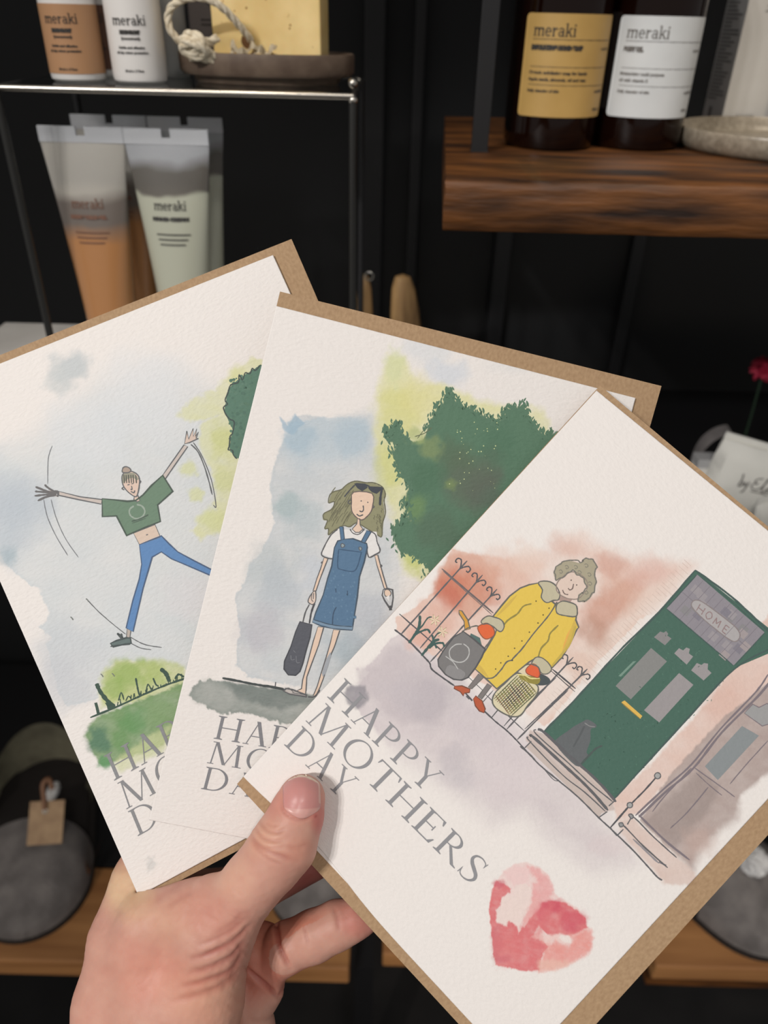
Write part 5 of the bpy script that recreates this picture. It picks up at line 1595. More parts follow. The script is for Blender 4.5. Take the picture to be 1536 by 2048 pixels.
# ---- deodorant sticks on the glass
def deodorant(loc, label, lab_mat, words, k=1.0, group='roll-on bottles on the glass shelf'):
    r = .0180 * k
    t = tag(empty('deodorant_bottle', loc), label, 'bottle', group)
    bm = bmesh.new()
    add_lathe(bm, [(0, 0), (r * .86, 0), (r * .97, .0015), (r, .005), (r, .056), (r * .985, .058), (r * .985, .0585)], 56)
    bm_obj('body', bm, m_plastic, t)
    bm = bmesh.new()
    add_lathe(bm, [(r * .99, .0588), (r * .99, .086), (r * .92, .090), (0, .0915)], 56)
    bm_obj('cap', bm, m_plastic, t)
    if lab_mat:
        bm = bmesh.new(); add_lathe(bm, [(r + .0002, .0048), (r + .0002, .0438)], 56)
        for f in list(bm.faces):
            if f.calc_center_median().y > r * .75: bm.faces.remove(f)
        bm_obj('label', bm, lab_mat, t)
    p = Print(cyl(r, 0, .0005))
    p.word(words[0], .0332, .0038, True, .0215); p.text('DEODORANT', words[0], .0285, .0024, .0004, True, .0128); p.text('(coconut)', words[0], .0252, .0022, .0001, True, .0120)
    p.text('Subtle and effective', words[0], .0202, .0018, .0001, True, .0168); p.text('all day odour protection', words[0], .0174, .0018, .0001, True, .0205); p.text('50 ml e 1.7 fl.oz', words[0], .0070, .0018, .0001, True, .0120)
    p.build('label_print', m_inkp, t)
    return t


def on_shelf(px, py, Y, z=None): p = hitY(px, py, Y); return (p.x, Y, z if z is not None else ZG)


deodorant(on_shelf(159, 158, .600), 'roll-on bottle with tan orange label and white base, nearest the left post', m_orange, (.000,))
deodorant(on_shelf(283, 162, .600), 'plain white roll-on bottle beside the soap dish', None, (.0015,))
deodorant(on_shelf(212, 140, .650), 'roll-on bottle with brown label standing behind the orange and white ones', m_brown, (-.002,))
t = tag(empty('glass_jar', on_shelf(349, 150, .655)), 'small clear glass jar between the white bottle and the soap dish', 'jar')
bm = bmesh.new(); add_lathe(bm, [(0, 0), (.011, 0), (.012, .002), (.012, .075), (.0105, .078), (.0105, .079), (.0095, .079), (.0105, .074), (.0105, .004), (0, .003)], 40); bm_obj('jar_body', bm, principled('frosted_glass', (.7, .7, .68), .3, 0, Transmission_Weight=.6), t)
bm = bmesh.new(); add_lathe(bm, [(0, .0795), (.0122, .0795), (.0122, .092), (.0115, .0935), (0, .0935)], 40); bm_obj('lid', bm, m_grey, t)
# grey carton behind the soap
p = on_shelf(515, 120, .672)
t = tag(empty('grey_carton', p), 'dark grey carton standing behind the yellow soap bar', 'box')
bm = bmesh.new(); add_box(bm, (-.0470, -.0100, 0), (.052, .0140, .085), .0006); bm_obj('carton_body', bm, m_grey, t, smooth=False)
pr = Print(lambda u, v: (u, -.0103, v)); pr.word(-.026, .052, .004, True, .026); pr.text('facial soap', -.026, .045, .003, 0, True); pr.bar(-.038, -.014, .036, .0008); pr.bar(-.038, -.018, .033, .0008); pr.build('label_print', m_inkp, t)

# ---- stone dish with the soap on a rope
DZ = ZG
p = hitY(536, 160, .6245)
DX, DYc = p.x, .6245
dish = tag(empty('soap_dish', (DX, DYc, DZ)), 'round dark stoneware dish under the yellow soap bar', 'dish')
R = .0615
bm = bmesh.new()
add_lathe(bm, [(0, 0), (R * .80, 0), (R * .83, .0015), (R * .84, .0040), (R * .96, .0052), (R * .995, .0075), (R, .0170), (R * .99, .0185), (R * .975, .0188), (R * .965, .0180), (R * .955, .0090), (R * .9, .0075), (0, .0072)], 72, sy=.62)
bm_obj('dish_body', bm, m_stone, dish)
SZ = DZ + .0074
s0 = hitY(430, 120, .612).x; s1 = hitY(650, 120, .612).x
soap = tag(empty('soap_bar', ((s0 + s1) / 2, .622, SZ)), 'rectangular yellow soap bar with a rope, standing in the dark dish', 'soap')
W2 = (s1 - s0) / 2
bm = bmesh.new(); add_box(bm, (-W2, -.011, 0), (W2, .013, .0565), .0012, 3)
soap_body = bm_obj('bar', bm, m_soap, soap, angle=60)
soap.rotation_euler.z = math.radians(-9)
HXp = hitY(500, 82, .612)
hx, hz = HXp.x - soap.location.x, HXp.z - SZ
bm = bmesh.new(); add_lathe(bm, [(0, 0), (.0042, 0), (.0046, .0004)], 24)
for v in bm.verts: v.co = Vector((v.co.x + hx, -.0112 - v.co.z, v.co.y + hz))
bm_obj('rope_hole', bm, principled('hole_shadow', tuple(lin((96, 62, 24))), .8), soap)
bm = bmesh.new()
for k in range(26):
    x, z, r = random.uniform(-W2 + .004, W2 - .004), random.uniform(.006, .052), random.uniform(.0002, .0007)
    add_lathe(bm, [(0, 0), (r, 0), (r * .8, .0001)], 8)
    for v in bm.verts[-17:] if False else [v for v in bm.verts if not v.tag]:
        v.co = Vector((v.co.x + x, -.01125 - v.co.z, v.co.y + z)); v.tag = True
bm_obj('flecks', bm, m_spot, soap)['kind'] = 'stuff'


def strands(name, pts, r, parent, twist=26, closed=False):
    """three-strand twisted cord along a path"""
    P = catmull([Vector(q) - Vector(parent) if False else Vector(q) for q in pts], 10, closed)
    bm = bmesh.new()
    L = [0]
    for a, b in zip(P, P[1:]): L.append(L[-1] + (b - a).length)
    up = Vector((.1, 1, .2)).normalized()
    fr = []
    for i, p in enumerate(P):
        d = (P[min(i + 1, len(P) - 1)] - P[max(i - 1, 0)]).normalized()
        up = (up - d * up.dot(d)).normalized(); fr.append((p, up.copy(), d.cross(up)))
    for s in range(3):
        Q = []
        for (p, u, v), l in zip(fr, L):
            a = 2 * math.pi * (s / 3 + l / (r * 9))
            Q.append(p + (u * math.cos(a) + v * math.sin(a)) * r * .48)
        add_tube(bm, Q, r * .62, 8)
    return bm


def PXY(px, py, Y): q = hitY(px, py, Y); return Vector((q.x, Y, q.z))


Ri = Matrix.Rotation(-soap.rotation_euler.z, 4, 'Z') @ Matrix.Translation(-soap.location)
loop = [(502, 80, .6075), (486, 60, .601), (462, 32, .595), (438, 10, .590), (410, -4, .588), (375, -4, .588), (346, 10, .590), (336, 34, .592), (342, 62, .592), (362, 84, .594), (380, 90, .594)]
bm = strands('rope', [Ri @ PXY(*q) for q in loop], 0.0023, soap)
bm_obj('rope', bm, m_rope, soap)
knot = [(366, 80, .592), (378, 70, .588), (396, 74, .586), (404, 88, .586), (392, 102, .588), (374, 104, .590), (366, 92, .589), (380, 84, .584), (400, 92, .584), (412, 104, .588), (396, 112, .590), (378, 112, .590)]
bm = strands('knot', [Ri @ PXY(*q) for q in knot], .0030, soap)
bm_obj('knot', bm, m_rope, soap)
tails = ([(404, 94, .588), (420, 106, .592), (436, 116, .594), (452, 119, .594)], [(398, 82, .590), (420, 84, .594), (434, 76, .598)], [(388, 104, .590), (408, 116, .592), (430, 120, .594)])
for q in tails: bm_obj('rope_tail', strands('t', [Ri @ PXY(*c) for c in q], .0026, soap), m_rope, soap)
t = empty('cloth_scrap', PXY(500, 118, .597))
tag(t, 'crumpled cream ribbon lying at the front of the soap dish', 'ribbon')
bm = bmesh.new()
for dz, ph in ((0, 0), (.0025, 1.3)):
    A = [Vector((-.013 + .031 * k / 30, -.001 + .003 * math.sin(k * .6 + ph) - dz * .2, .0005 + dz + .0022 * math.sin(k * .42 + ph) + .001)) for k in range(31)]
    a = [bm.verts.new(p) for p in A]; b = [bm.verts.new(p + Vector((0, .004, .0035 + .0015 * math.sin(i)))) for i, p in enumerate(A)]
    for i in range(30): bm.faces.new((a[i], a[i + 1], b[i + 1], b[i]))
bmesh.ops.solidify(bm, geom=bm.faces[:], thickness=.0006)
bm_obj('ribbon_folds', bm, m_rope, t)


# ---- skincare tubes
def tube_mat(name, c_top, c_band, c_fill, z_fill, soft):
    m = principled(name, c_fill, .32, 0, Coat_Weight=.25)
    b = m.node_tree.nodes['Principled BSDF']
    tc = nd(m, 'ShaderNodeTexCoord'); sp = nd(m, 'ShaderNodeSeparateXYZ')
    lk(m, tc.outputs['Object'], sp.inputs[0])
    nz = nd(m, 'ShaderNodeTexNoise'); nz.inputs['Scale'].default_value = 28
    lk(m, tc.outputs['Object'], nz.inputs['Vector'])
    ad = nd(m, 'ShaderNodeMath', operation='MULTIPLY_ADD'); ad.inputs[1].default_value = .02; lk(m, nz.outputs[0], ad.inputs[0]); lk(m, sp.outputs['Z'], ad.inputs[2])
    mr = nd(m, 'ShaderNodeMapRange'); mr.inputs['From Min'].default_value = .01; mr.inputs['From Max'].default_value = .195
    lk(m, ad.outputs[0], mr.inputs['Value'])
    r = nd(m, 'ShaderNodeValToRGB')
    e = r.color_ramp.elements
    e[0].position = 0; e[0].color = tuple(c_fill) + (1,)
    e[1].position = 1; e[1].color = tuple(c_top) + (1,)
    for pos, c in ((z_fill - soft, c_fill), (z_fill, c_band), (z_fill + .07, c_band), (z_fill + .12, c_top)):  # c_band: empty clear section, with its inner shade painted into the colour
        x = e.new(pos); x.color = tuple(c) + (1,)
    lk(m, mr.outputs[0], r.inputs[0]); lk(m, r.outputs[0], b.inputs['Base Color'])
    return m


m_t1 = tube_mat('clear_tube_with_orange_gel', lin((172, 168, 160)), lin((110, 102, 96)), lin((172, 122, 78)), .62, .07)
m_t2 = tube_mat('clear_tube_with_cream', lin((160, 162, 166)), lin((96, 92, 86)), lin((172, 174, 158)), .74, .015)
m_seal = principled('tube_seal', tuple(lin((190, 192, 196))), .35)


def make_tube(loc, label, mat, word1, k=1.0):
    t = tag(empty('skincare_tube', loc), label, 'tube', 'skincare tubes in the glass case')
    H, w0, w1 = .178, .0185, .0300
    bm = bmesh.new(); n = 48; rings = []
    for j in range(24):
        s = j / 23
        a = w0 + (w1 - w0) * (s ** 1.25)
        b = w0 * (1 - s ** 1.7) + .0006
        z = .022 + s * (H - .010 - .022)
        e = 1 - .15 * s
        rings.append([bm.verts.new((a * math.copysign(abs(math.cos(th)) ** e, math.cos(th)), b * math.sin(th), z)) for th in [2 * math.pi * q / n for q in range(n)]])
    for A, B in zip(rings, rings[1:]):
        for q in range(n): bm.faces.new((A[q], A[(q + 1) % n], B[(q + 1) % n], B[q]))
    bm.faces.new(rings[0][::-1]); bm.faces.new(rings[-1])
    bm_obj('tube_body', bm, mat, t)
    bm = bmesh.new(); add_box(bm, (-w1, -.0011, H - .0105), (-.0030, .0011, H), .0003); add_box(bm, (.0030, -.0011, H - .0105), (w1, .0011, H), .0003); add_box(bm, (-.004, -.0010, H - .0105), (.004, .0010, H - .0060), .0003)
    bm_obj('seal', bm, m_seal, t, smooth=False)
    bm = bmesh.new(); add_lathe(bm, [(0, 0), (w0 * .93, 0), (w0 * .97, .002), (w0 * .99, .021), (0, .0215)], 48); bm_obj('cap', bm, m_black, t)

    def fn(u, v):
        s = max(0, min(1, (v - .022) / (H - .032)))
        a = w0 + (w1 - w0) * s ** 1.25; b = w0 * (1 - s ** 1.7) + .0006
        return (u, -b * math.sqrt(max(0, 1 - (u / a) ** 2)) - .0008, v)
    p = Print(fn)
    p.word(-.001, .1250, .0045, True, .0235); p.text(word1, -.001, .1180, .0030, .0004, True, .0265)
    for q in range(3): p.bar(-.0125 + q * .001, .0125 - q * .002, .1080 - q * .0035, .0009)
    p.build('label_print', m_inkp if mat is m_t2 else m_brown, t)
    return t


def tube_at(px, py, Y, *a): q = hitY(px, py, Y); return make_tube((q.x, Y, ZB), *a)


tube_at(159, 255, .598, 'clear tube of orange gel, left of the front pair', m_t1, 'BODY SCRUB GEL')
tube_at(330, 257, .598, 'clear tube of pale cream, right of the front pair', m_t2, 'HAND CREAM')
tube_at(216, 228, .668, 'tube behind and between the two front ones, tan contents', m_t1, 'BODY SCRUB GEL')
tube_at(366, 228, .668, 'pale tube behind the front cream tube', m_t2, 'HAND CREAM')

# ---- dark wooden shelf on the right
WZ = CAM_POS.z - .085
q = hitZ(892, 357, WZ)
WY0 = q.y; WX0 = q.x
shelf = tag(empty('wooden_shelf', (WX0, WY0, WZ)), 'thick dark stained wooden shelf carrying the amber bottles', 'shelf')
bm = bmesh.new()
nx_, prof = 90, None
X0, X1 = 0.0, .75
rings = []
for i in range(nx_ + 1):
    x = X0 + (X1 - X0) * i / nx_
    wv = .0016 * (vnoise(np.array(x * 40.), np.array(3.), 4) - .5) + .0009 * (vnoise(np.array(x * 130.), np.array(1.), 5) - .5)
    dent = -.0022 * math.exp(-((x - .055) / .022) ** 2)
    y0 = float(wv)
    P = [(y0 + .0035, 0 + dent * .4), (y0 + .0008, -.0022 + dent), (y0, -.006), (y0 + float(wv) * .3, -.016), (y0 - .0003, -.0285), (y0 + .0015, -.031), (.34, -.031), (.34, 0), (.1, 0)]
    rings.append([bm.verts.new((x + (a * .05 + .0006 * math.sin(b * 900)) * (1 - x / X1), a, b)) for a, b in P])
for A, B in zip(rings, rings[1:]):
    n = len(A)
    for k in range(n): bm.faces.new((A[k], A[(k + 1) % n], B[(k + 1) % n], B[k]))
bm.faces.new(rings[0]); bm.faces.new(rings[-1][::-1])
bm_obj('plank', bm, m_wood, shelf, angle=50)
q = hitZ(958, 303, WZ)
b0 = tag(empty('metal_upright', (q.x, q.y, WZ)), 'flat black metal upright rising from the left end of the wooden shelf', 'shelf post')
bm = bmesh.new(); add_box(bm, (-.0060, -.003, .001), (.0060, .003, .40), .0004); bm_obj('bar', bm, m_black, b0, smooth=False)
bm = bmesh.new(); add_box(bm, (-.0064, -.0034, 0), (.0064, .0034, .0011), .0003); bm_obj('foot_plate', bm, m_black, b0, smooth=False)


def amber_bottle(loc, label, lab_mat, rot, lines, print_mat, back=False):
    t = tag(empty('amber_bottle', loc, math.radians(rot)), label, 'bottle', 'amber bottles on the wooden shelf')
    r = .0350
    bm = bmesh.new()
    add_lathe(bm, [(0, .0015), (r * .80, .0012), (r * .86, 0), (r * .95, .0015), (r * .995, .006), (r, .012), (r, .118), (r * .985, .126), (r * .90, .138), (r * .72, .150), (r * .50, .160), (r * .40, .166), (r * .38, .178), (r * .36, .180), (0, .180)], 72)
    bm_obj('glass_body', bm, m_amber, t)
    bm = bmesh.new()
    add_lathe(bm, [(0, .1802), (r * .44, .1802), (r * .45, .182), (r * .45, .196), (r * .43, .198), (r * .16, .199), (r * .15, .212), (0, .2125)], 40)
    add_tube(bm, [(0, 0, .208), (0, -.012, .2095), (0, -.026, .207), (0, -.033, .200)], .0038, 12, 4)
    bm_obj('pump', bm, m_black, t)
    z0, z1 = .0228, .0868
    a0, a1 = -1.09, 1.09
    curved_label('label', r, a0, a1, z0, z1, lab_mat, t)
    if back: curved_label('back_label', r, 1.20, 1.9, z0 + .004, z1 + .002, m_white, t)
    p = Print(cyl(r, 0, .0005))
    L = a0 * r + .0075; Rr = a1 * r - .002
    p.word(L, .0732, .0052, False, .0300)
    p.bar(L, Rr, .0712, .0004)
    p.text(lines[0], L - .0005, .0652, .0036, .0005, False, lines[1]); p.text('e ml oz', Rr - .013, .0655, .0024, .0001, False, .011)
    p.bar(L, Rr, .0545, .00035); p.text(lines[2], L - .0005, .0502, .0028, .0001, False, lines[4]); p.text(lines[3], L - .0005, .0460, .0028, .0001, False, lines[5])
    p.bar(L, Rr, .0432, .00035); p.text('Daily cleansing of skin', L - .0005, .0388, .0027, .0001, False, .0235); p.text('certified', Rr - .014, .0388, .0025, .0001, False, .012)
    p.text('490 ml', Rr - .013, .0270, .0025, .0001, False, .009)
    p.build('label_print', print_mat, t)
    return t


q = hitZ(1098, 300, WZ); rr = .035
def bottle_loc(px, py): q = hitZ(px, py, WZ); return (q.x * (1 + .035 / q.y), q.y + .034, WZ)


amber_bottle(bottle_loc(1092, 303), 'brown glass bottle with a gold paper label on the wooden shelf', m_gold, 8, ('EXFOLIATING HAND SOAP', .0370, 'Organic exfoliating soap for hands', 'Apple seeds, almonds, oil and wax', .043, .043), m_inkp, True)
amber_bottle(bottle_loc(1262, 303), 'brown glass bottle with a white paper label beside the stone tray', m_white, 5, ('BODY OIL', .0145, 'Moisturizing multi purpose', 'oil with vitamin E', .032, .021), m_inkg)
# tray and cartons
q = hitZ(1570, 300, WZ)
TR = .080
tx, ty = hitY(1366, 232, .672).x + TR, .672
tray = tag(empty('stone_tray', (tx, ty, WZ)), 'grey speckled round tray at the right end of the wooden shelf', 'tray')
bm = bmesh.new(); add_lathe(bm, [(0, 0), (TR * .90, 0), (TR * .95, .003), (TR * .985, .007), (TR, .0140), (TR * .992, .0158), (TR * .975, .0160), (TR * .96, .0145), (TR * .945, .009), (TR * .9, .0055), (0, .005)], 96); bm_obj('tray_body', bm, m_stone2, tray)


def carton(loc, rz, w, d, h, label, seed, side=-1):
    t = tag(empty('white_carton', loc, rz), label, 'box', 'cartons standing in the stone tray')
    bm = bmesh.new(); add_box(bm, (0, 0, 0), (w, d, h), .0004); bm_obj('carton_body', bm, m_card, t, smooth=False)
    mesh_obj('side_panel', [(-.0002, .0006, .0006), (-.0002, d - .0006, .0006), (-.0002, d - .0006, h - .0006), (-.0002, .0006, h - .0006)], [(0, 1, 2, 3)], m_cards, t)
    p = Print(lambda u, v: (-.0006, d - .003 - u, v))
    rs = random.Random(seed)
    for k in range(44):
        z = .022 + k * .0028
        if z > h - .01: break
        p.bar(.0, (d - .006) * rs.uniform(.45, 1), z, .0011)
    p.bar(.006, .010, .006, .010)
    p.build('side_print', principled('carton_side_ink', (.13, .13, .13), .6), t)
    p = Print(lambda u, v: (u, -.0006, v))
    p2 = Print(lambda u, v: (u, -.0006, v)); p2.text('75 ml e 2.5 fl.oz', w * .38, .010, .0026, 0, True, .018); p2.build('volume_print', m_inkg, t)
    p.bar(w * .3, w * .8, h * .62, .0006); p.text('facial mask', w * .32, h * .64, .003, 0, False, .020); p.word(w * .28, h * .7, .005, False, .028)
    p.build('front_print', m_inkg, t)
    return t


c0 = hitZ(1439, 258, WZ + .0055)
carton((c0.x, c0.y, WZ + .0055), math.radians(14), .056, .030, .140, 'white carton with a grey printed side, leftmost in the stone tray', 1)
c1 = hitZ(1527, 270, WZ + .0055)
carton((c1.x + .026, c1.y - .002, WZ + .0055), math.radians(20), .034, .026, .120, 'white carton at the right edge of the stone tray', 2)

# ---- lower black board with the white pouches
LZ = CAM_POS.z - .42
bd = tag(empty('black_shelf', (.1, .5, LZ)), 'black shelf board below, mostly hidden behind the cards', 'shelf')
bm = bmesh.new(); add_box(bm, (-.16, .02, -.018), (.62, .47, 0), .001); bm_obj('board', bm, m_black, bd, smooth=False)
for px, w, tw, lean in ((729, .0085, .0, .0), (805, .0145, .1, .10)):
    q = PXY(px, 548, .80)
    first = px == 729
    t = tag(empty('wooden_brush_handle', (q.x, .80, LZ)), 'slim rounded tan wooden handle with a small metal ring' if first else 'wider rounded tan wooden handle, right of the slim one', 'handle', 'tan wooden handles standing on the black shelf')
    h = q.z - LZ
    bm = bmesh.new()
    add_lathe(bm, [(0, 0), (w * 1.5, 0), (w * 1.55, .01), (w * 1.35, h * .45), (w * 1.05, h * .8), (w * .85, h * .92), (w * .55, h * .985), (0, h)], 28, sy=.6)
    for v in bm.verts: v.co.x += (h - v.co.z) * lean
    bm_obj('handle_body', bm, m_tan, t)
    if first:
        bm = bmesh.new()
        add_tube(bm, [(.005 + .0042 * math.cos(a), -.004, h - .001 + .0042 * math.sin(a)) for a in [k * math.pi / 8 for k in range(16)]], .0008, 8, 0, True)
        bm_obj('ring', bm, m_steel, t)
    else:
        bm = bmesh.new(); add_lathe(bm, [(w * 1.4, h * .46), (w * 1.38, h * .52), (w * 1.3, h * .53)], 28, sy=.62)
        for v in bm.verts: v.co.x += (h - v.co.z) * lean
        bm_obj('collar', bm, m_steel, t)


def pouch(loc, w, h, d, rz, tilt, label, writing):
    t = tag(empty('cotton_pouch', loc, rz), label, 'pouch', 'white cotton pouches on the black shelf')
    bm = bmesh.new()
    bmesh.ops.create_cube(bm, size=1)
    bmesh.ops.subdivide_edges(bm, edges=bm.edges[:], cuts=9, use_grid_fill=True)
    fn = lambda x, z: d * .5 * (max(0, 1 - (2 * x / w) ** 6) * max(0, 1 - ((z / h - .45) / .56) ** 6)) ** .5
    for v in bm.verts:
        x = v.co.x * w * (1 + .03 * math.sin(v.co.z * 7)); z = (v.co.z + .5) * h
        s = 1 if v.co.y > 0 else -1
        y = s * abs(v.co.y) * 2 * fn(x * .98, z) + .001 * math.sin(x * 210 + z * 90)
        v.co = Vector((x, y + (z * tilt), z))
    bm_obj('pouch_body', bm, m_cloth, t)
    bm = bmesh.new(); add_box(bm, (-w * .5, -.0012 + h * tilt, h - .0005), (w * .5, .0012 + h * tilt, h + .006), .0005)
    bm_obj('hem', bm, m_cloth, t)
    t.rotation_euler = (0, math.radians(9 if writing else -4), rz)
    if writing:
        p = Print(lambda u, v: (u, -fn(u, v) - .0012 + v * tilt, v))
        V0 = len(p.V)
        # loose handwriting drawn with a brush
        S = [[(0, 1.6), (.1, .8), (0, 0), (.35, .1), (.4, .5), (.1, .6)], [(.6, .7), (.65, .25), (.9, .3), (1.0, .8), (.9, .1), (.75, -.6), (.5, -.7)],
             [(2.3, 1.7), (1.7, 1.4), (1.6, 1.0), (2.0, .9), (1.5, .7), (1.5, .2), (2.1, .1), (2.5, .5)], [(2.5, .4), (2.9, 1.6), (2.8, 1.7), (2.7, .2), (3.0, .1), (3.2, .6)], [(3.2, .5), (3.6, .6), (3.3, .7), (3.2, .2), (3.7, .2)],
             [(3.8, .7), (3.9, .1), (4.1, .6), (4.3, .6), (4.3, .1)], [(4.6, .7), (4.6, .1), (4.8, .1)], [(1.6, -.25), (3, -.15), (4.6, -.3)]]
        for s in S:
            C = catmull([(a, b, 0) for a, b in s], 6)
            for i in range(len(C) - 1):
                dd = (C[i + 1] - C[i]).normalized(); nn = Vector((-dd.y, dd.x, 0)) * .075
                p.polys([[tuple((C[i] + nn)[:2]), tuple((C[i + 1] + nn)[:2]), tuple((C[i + 1] - nn)[:2]), tuple((C[i] - nn)[:2])]], -w * .17, h * .58, .0078)
        p.build('handwriting', m_inkg, t)
    return t


q = hitY(1482, 1010, .64)
pouch((q.x - .004, .640, LZ), .082, .083, .028, math.radians(-16), .12, 'white cotton pouch with grey handwriting, right edge below the wooden shelf', True)
q = hitY(1535, 1050, .585)
pouch((q.x + .008, .585, LZ), .042, .062, .016, math.radians(20), .10, 'small plain white pouch leaning in front of the handwritten one', False)
q = PXY(1412, 925, .665)
t = tag(empty('small_carton', (q.x, .665, LZ)), 'small pale carton behind the handwritten pouch', 'box')
bm = bmesh.new(); add_box(bm, (-.011, -.008, 0), (.011, .008, .062), .0005); bm_obj('carton_body', bm, m_card, t, smooth=False)
bm = bmesh.new(); add_box(bm, (-.0113, -.0083, .054), (.0113, .0083, .063), .0005); bm_obj('lid', bm, m_cards, t, smooth=False)
t = tag(empty('fabric_strap', (PXY(1400, 930, .69).x, .69, LZ)), 'dark grey fabric strap looping over the small pale carton', 'strap')
bm = bmesh.new()
S = catmull([Vector(v) for v in ((-.006, 0, 0), (-.007, 0, .04), (-.004, 0, .060), (.004, 0, .072), (.016, .004, .076), (.027, .01, .072), (.034, .01, .05), (.042, .01, 0))], 8)
a = [bm.verts.new(p + Vector((0, -.009, 0))) for p in S]; b = [bm.verts.new(p + Vector((0, .009, .002))) for p in S]
for i in range(len(S) - 1): bm.faces.new((a[i], a[i + 1], b[i + 1], b[i]))
bmesh.ops.solidify(bm, geom=bm.faces[:], thickness=.004)
bm_obj('strap_band', bm, m_felt, t)
# red bloom
q = PXY(1528, 738, .78)
t = tag(empty('red_flower', (q.x, .78, LZ)), 'deep red ruffled flower at the right edge against black', 'flower')
bm = bmesh.new()
for k in range(46):
    th, ph = random.uniform(0, 6.28), math.acos(random.uniform(-.6, 1))
    n_ = Vector((math.sin(ph) * math.cos(th), math.sin(ph) * math.sin(th), math.cos(ph)))
    u_ = n_.orthogonal().normalized(); w_ = n_.cross(u_)
    c_ = Vector((0, 0, q.z - LZ)) + n_ * .010
    rim = [c_ + (u_ * math.cos(a_) + w_ * math.sin(a_)) * .0062 * (1 + .2 * math.sin(5 * a_)) + n_ * (.004 * math.sin(3 * a_ + k)) for a_ in [i * math.pi / 6 for i in range(12)]]
    cv = bm.verts.new(c_); rv = [bm.verts.new(p_) for p_ in rim]
    for i in range(12): bm.faces.new((cv, rv[i], rv[(i + 1) % 12]))
bm_obj('petals', bm, m_red, t)
bm = bmesh.new(); add_tube(bm, [(0, 0, 0), (.002, 0, .04), (0, 0, q.z - LZ)], .0012, 8, 6); bm_obj('stem', bm, m_green, t)

# ---- bottom wooden planks with slippers
PZ = CAM_POS.z - .98


def plank(x0, x1, y0, y1, z, th, label, second=None):
    t = tag(empty('shelf_plank', (x0, y0, z)), label, 'plank', 'warm wooden planks near the bottom')
    bm = bmesh.new(); add_box(bm, (0, 0, -th), (x1 - x0, y1 - y0, 0), .003); bm_obj('board', bm, m_oak, t, smooth=False)
    if second:
        bm = bmesh.new(); add_box(bm, (.004, .012, -th - second[0] - second[1]), (x1 - x0, y1 - y0, -th - second[0]), .002); bm_obj('under_rail', bm, m_wood, t, smooth=False)
    return t


a = hitZ(0, 1921, PZ); bq = hitZ(700, 1899, PZ); cq = hitZ(1312, 1934, PZ)
yb = hitZ(0, 1730, PZ).y
plank(-.95, bq.x, a.y, yb, PZ, .034, 'warm brown wooden plank under the grey slipper at lower left')
plank(cq.x, 1.0, cq.y, hitZ(1400, 1810, PZ).y, PZ, .030, 'wooden plank at lower right under the slipper with the white pompom', (.010, .030))
dq = hitZ(765, 1925, PZ - .03); eq = hitZ(1120, 1925, PZ - .03)
plank(dq.x, eq.x, dq.y + .01, yb, PZ - .03, .030, 'dim wooden plank seen in the gap right of the fingers')
bm = bmesh.new(); add_box(bm, (-.95, yb + .003, PZ - .03), (1.0, .985, PZ), .001); tag(bm_obj('rear_board', bm, m_black, smooth=False), 'black board behind the warm wooden planks', 'board')
bm = bmesh.new(); add_box(bm, (bq.x + .006, .50, 0), (bq.x + .03, .54, PZ - .031)); tag(bm_obj('black_post', bm, m_black, smooth=False), 'black square post in the gap between two planks', 'post')


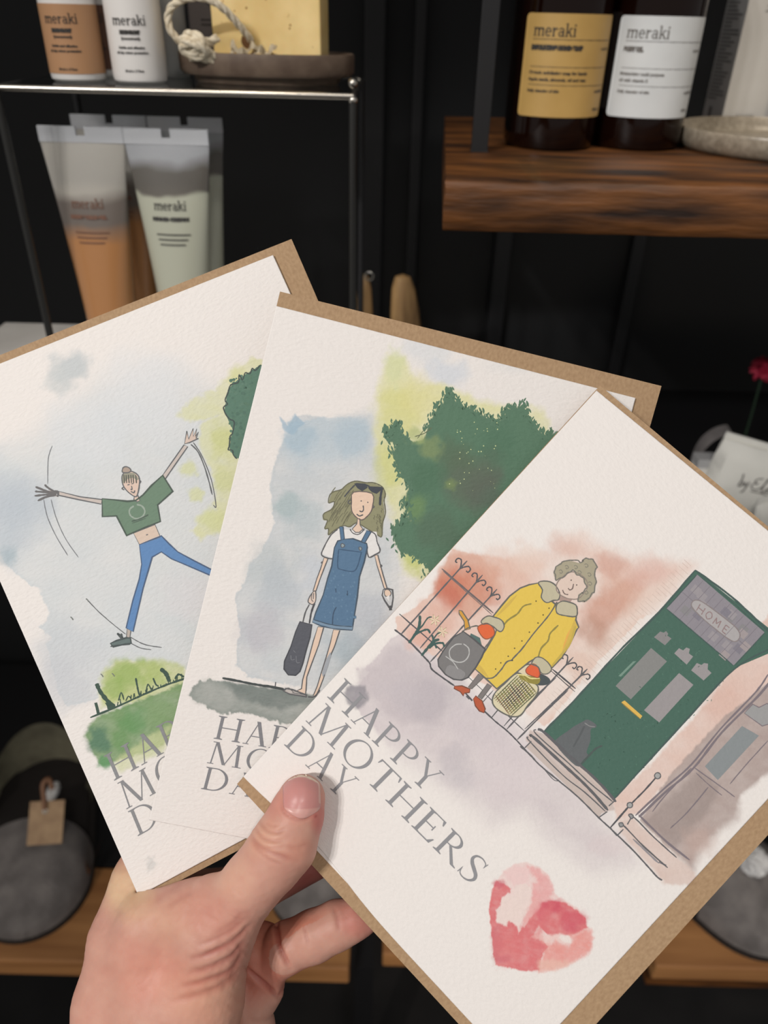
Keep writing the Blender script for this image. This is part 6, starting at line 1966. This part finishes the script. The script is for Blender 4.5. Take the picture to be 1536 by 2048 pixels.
def slipper(loc, rz, label, upper, olive, tag_on=True, pom=False, strap=True, sx=1.0):
    t = tag(empty('felt_slipper', loc, rz), label, 'slipper', 'felt slippers on the bottom planks')
    L, Wd = .285, .140 * sx

    def width(s):
        k = 1.0
        if s < .34: k = (1 - ((.34 - s) / .34) ** 2.3) ** .5 if s > 0 else 0.02
        if s > .74: k = max(0.02, 1 - ((s - .74) / .26) ** 2.3) ** .5
        return Wd * .5 * max(.02, k) * (1 - .14 * s)
    bm = bmesh.new(); n = 40
    lo, hi = [], []
    for k in range(2 * n):
        s = (k / n) if k < n else (2 - k / n)
        s = (1 - math.cos(math.pi * s)) / 2
        x = width(s) * (1 if k < n else -1)
        lo.append(bm.verts.new((x, s * L, .0))); hi.append(bm.verts.new((x, s * L, .010)))
    for k in range(2 * n): bm.faces.new((lo[k], lo[(k + 1) % (2 * n)], hi[(k + 1) % (2 * n)], hi[k]))
    bm.faces.new(hi); bm.faces.new(lo[::-1])
    bmesh.ops.remove_doubles(bm, verts=bm.verts, dist=.0003)
    bm_obj('sole', bm, m_dark, t)
    # upper: cap over the toes
    bm = bmesh.new(); rings = []
    for j in range(17):
        s = .001 + .36 * (j / 16) ** 1.7
        h = .016 + .056 * math.sin(min(1, s / .34) * math.pi / 2) ** .8
        w_ = width(s) * .985
        rings.append([bm.verts.new((w_ * math.cos(a_), s * L + (.020 * math.sin(a_) * (j / 16)), .009 + h * math.sin(a_) ** .75)) for a_ in [math.pi * k / 24 for k in range(25)]])
    for A, B in zip(rings, rings[1:]):
        for k in range(24): bm.faces.new((A[k], A[k + 1], B[k + 1], B[k]))
    bm.faces.new(rings[0])
    bmesh.ops.solidify(bm, geom=bm.faces[:], thickness=.005)
    bm_obj('toe_cap', bm, upper, t)
    # heel cup wrapping round the back
    bm = bmesh.new(); cols = []
    for k in range(41):
        a_ = -0.30 + (math.pi + .6) * k / 40
        x = width(.80) * .98 * math.cos(a_); y = L * .72 + L * .26 * math.sin(a_)
        hh = .040 + .042 * max(0, math.sin(a_)) ** 1.5
        cols.append([bm.verts.new((x * (1 + .04 * math.sin(math.pi * q / 6)), y + .006 * math.sin(math.pi * q / 6), .008 + hh * q / 6)) for q in range(7)])
    for A, B in zip(cols, cols[1:]):
        for q in range(6): bm.faces.new((A[q], B[q], B[q + 1], A[q + 1]))
    bmesh.ops.solidify(bm, geom=bm.faces[:], thickness=.007)
    bm_obj('heel', bm, olive, t)
    bm = bmesh.new(); add_box(bm, (-Wd * .40, L * .25, .0105), (Wd * .40, L * .92, .013), .001); bm_obj('insole', bm, m_dark, t)
    if pom:
        bm = bmesh.new(); bmesh.ops.create_icosphere(bm, subdivisions=4, radius=.017)
        for v in bm.verts: v.co = v.co * (1 + random.uniform(-.12, .16)) + Vector((-.004, L * .30, .088))
        bm_obj('pompom', bm, m_fluff, t)
    return t


q = hitZ(56, 1886, PZ)
slipper((q.x, q.y, PZ), math.radians(15), 'grey felt slipper with a brown card tag on the lower left plank', m_felt, m_olive, sx=1.12)
q = hitZ(606, 1864, PZ)
slipper((q.x, q.y, PZ), math.radians(-4), 'grey felt slipper glimpsed behind the fingers', m_felt, m_olive, sx=.9)
q = hitZ(1600, 1900, PZ)
slipper((q.x, q.y, PZ), math.radians(40), 'grey felt slipper with a white pompom at lower right', m_felt, m_olive, pom=True, sx=1.1)
# card tag on its loop, resting over the slipper's opening
TG = Vector(hitZ(92, 1645, PZ + .105))
t = tag(empty('card_tag', TG), 'square brown card tag with a metal eyelet hanging on the grey slipper', 'tag')
bm = bmesh.new(); add_box(bm, (-.0215, -.026, -.0006), (.0215, .026, .0006), .0003); o = bm_obj('card', bm, m_tag, t, smooth=False)
bm = bmesh.new(); add_lathe(bm, [(.0014, .0012), (.0034, .0014), (.0036, .0006)], 20)
for v in bm.verts: v.co += Vector((-.002, .014, 0))
bm_obj('eyelet', bm, m_steel, t)
bm = bmesh.new(); add_tube(bm, [(-.002, .016, .002), (-.003, .030, .006), (-.004, .046, .010), (.002, .052, .008), (.006, .040, .004)], .0032, 10, 6); bm_obj('loop', bm, m_leather, t)
t.rotation_euler = (math.radians(38), 0, math.radians(6))
q = hitZ(106, 1582, PZ + .075)
t = tag(empty('fluff_tuft', q), 'small pale blue-grey tuft beside the leather loop of the tag', 'tuft')
bm = bmesh.new(); bmesh.ops.create_icosphere(bm, subdivisions=3, radius=.010)
for v in bm.verts: v.co = Vector((v.co.x * .8, v.co.y * 1.5, v.co.z * .7)) * (1 + random.uniform(-.12, .12))
bm_obj('tuft_body', bm, m_fluff, t)
q = hitZ(176, 1742, PZ + .01)
t = tag(empty('leather_strap', q), 'folded brown leather strap between the grey slipper and the hand', 'strap')
bm = bmesh.new()
S = catmull([Vector(v) for v in ((-.014, .02, .030), (-.006, .004, .024), (.006, -.012, .012), (.014, .006, .030), (.016, .026, .036))], 8)
a = [bm.verts.new(p + Vector((-.004, 0, -.012))) for p in S]; b = [bm.verts.new(p + Vector((.004, 0, .010))) for p in S]
for i in range(len(S) - 1): bm.faces.new((a[i], a[i + 1], b[i + 1], b[i]))
bmesh.ops.solidify(bm, geom=bm.faces[:], thickness=.003)
bm_obj('strap_band', bm, m_leather, t)
